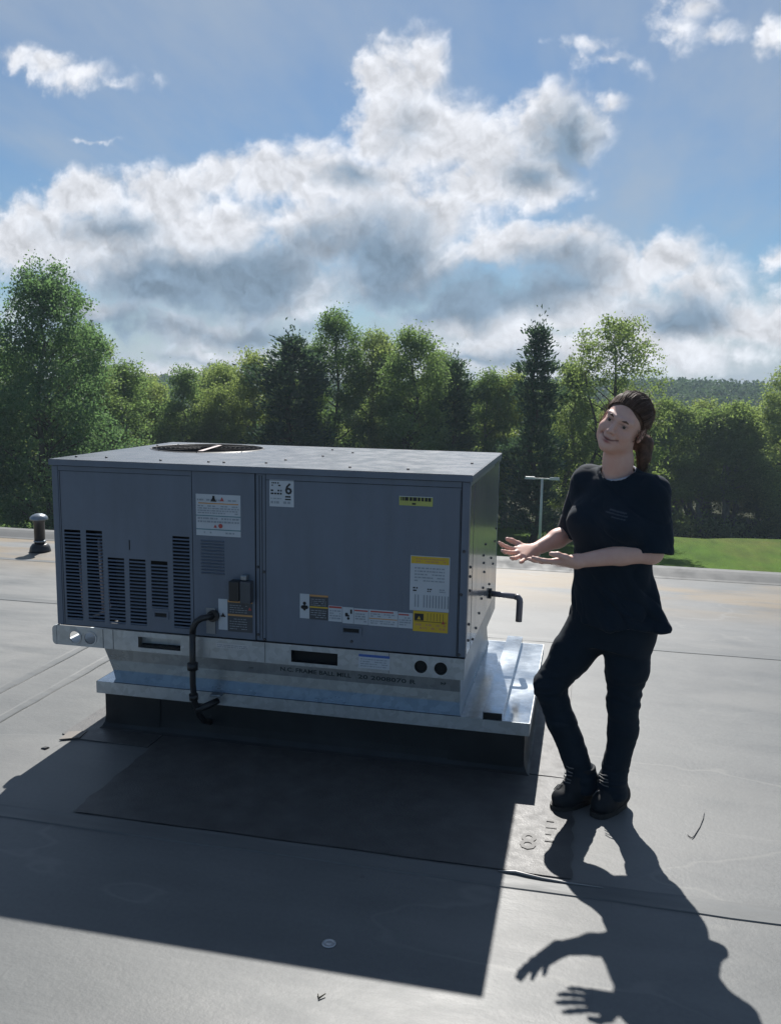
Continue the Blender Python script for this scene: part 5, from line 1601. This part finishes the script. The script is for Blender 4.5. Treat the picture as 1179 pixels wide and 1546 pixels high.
# --- trousers
tr = Body()
tr.stack([(.66, 2.452, -.05, .150, .122, TURN), (.74, 2.456, -.05, .168, .125, TURN), (.86, 2.456, -.052, .155, .115, TURN)], .04)
tr.chain([hipR, (2.305, -.062, .60), kneR], [.100, .078, .058], .03)
tr.chain([kneR, (2.282, -.085, .335), ankR, (2.378, -.085, .080)], [.058, .057, .051, .060], .02)
tr.chain([hipL, (2.520, -.09, .58), kneL], [.106, .077, .056], .03)
tr.chain([kneL, (2.518, -.10, .325), ankL, (2.490, -.112, .080)], [.056, .056, .049, .058], .02)
tr.plane((2.45, -.06, .80), (0, 0, 1)); tr.plane((2.45, -.06, .060), (0, 0, -1))
V, F = tr.mesh((2.08, -.28, .05), (2.72, .16, .84), .0038)
V = relax(V, F, 2, .5); Nn = vnormals(V, F)
dk = np.minimum(np.abs(V[:, 2] - .46), np.abs(V[:, 2] - .13)); fold = np.zeros(len(V))
for i, v in enumerate(V):
    fold[i] = noise.noise(Vector((v[0] * 10, v[1] * 10, v[2] * 15))) * .006 + abs(noise.noise(Vector((v[0] * 14, v[1] * 14 + v[2] * 12, v[2] * 34)))) * .011 * math.exp(-dk[i] * 9)
V = V + Nn * fold[:, None]
me = arrays_mesh("trousers", V - org, F, M_TROUSERS, True); colour_attr(me, np.tile(np.array([.0075, .0155, .0255]), (len(V), 1)))
link_mesh("trousers", me, person)

# --- work boots
def boot(ank, heel, toe, seed):
    a, h, t = np.array(ank), np.array(heel), np.array(toe); d = (t - h) / np.linalg.norm(t - h)
    s = np.array([d[1], -d[0], 0]); L = np.linalg.norm(t - h)
    b = Body()
    b.limb(h + [0, 0, .055] + d * .028, a + [0, 0, .040], .042, .045, .02)
    b.chain([h + d * .035 + [0, 0, .042], h + d * (L * .45) + [0, 0, .048], h + d * (L * .72) + [0, 0, .040], t - d * .038 + [0, 0, .038]], [.039, .041, .042, .036], .02)
    b.limb(a + [0, 0, .02], h + d * (L * .60) + [0, 0, .055], .046, .038, .03)
    b.plane((0, 0, .014), (0, 0, -1)); b.plane(a + [0, 0, .045], (0, 0, 1))
    lo = np.minimum(np.minimum(h, t), a) - .08; lo[2] = -.02; hi = np.maximum(np.maximum(h, t), a) + .08
    v, f = b.mesh(lo, hi, .0034); v = relax(v, f, 1, .5); n = vnormals(v, f)
    v = v + n * np.array([noise.noise(Vector(q * 30)) * .003 for q in v])[:, None]
    o = link_mesh("boot", arrays_mesh("boot", v - org, f, M_BOOT, True), person)
    mb = MB(); out = []
    for k in range(28):
        q = 2 * math.pi * k / 28; c, sn = math.cos(q), math.sin(q)
        ctr = h + d * (L * .5); w_ = .042 if c > -.2 else .037
        p = ctr + d * (L * .5 + .006) * np.sign(c) * abs(c) ** .55 + s * w_ * np.sign(sn) * abs(sn) ** .75
        out.append((p[0], p[1]))
    r0 = [mb.bm.verts.new((x, y, .001)) for x, y in out]; r1 = [mb.bm.verts.new((x, y, .021)) for x, y in out]
    for k in range(28): mb.bm.faces.new((r0[k], r0[(k + 1) % 28], r1[(k + 1) % 28], r1[k]))
    mb.bm.faces.new(r0[::-1]); mb.bm.faces.new(r1)
    mb.build("sole", M_SOLE, o)
    mb = MB()
    for k in range(6):
        t_ = k / 5; p = (h + d * (L * .66) + [0, 0, .090]) * (1 - t_) + (a + d * .062 + [0, 0, .05]) * t_ + d * .006
        mb.tube([p - s * .020 + [0, 0, .004 * (k % 2)], p + d * .004, p + s * .020 + [0, 0, .004 * ((k + 1) % 2)]], .0024, 5)
    p = h + d * (L * .66) + [0, 0, .096]
    mb.tube([p, p + d * .03 + s * .02 + [0, 0, -.005], p + d * .035 + s * .035 + [0, 0, -.03]], .002, 5)
    tag(mb.build("lace", M_LACE, o), kind='stuff')
boot(ankR, (2.405, -.045, 0), (2.268, -.175, 0), 1)
boot(ankL, (2.535, -.045, 0), (2.425, -.195, 0), 2)
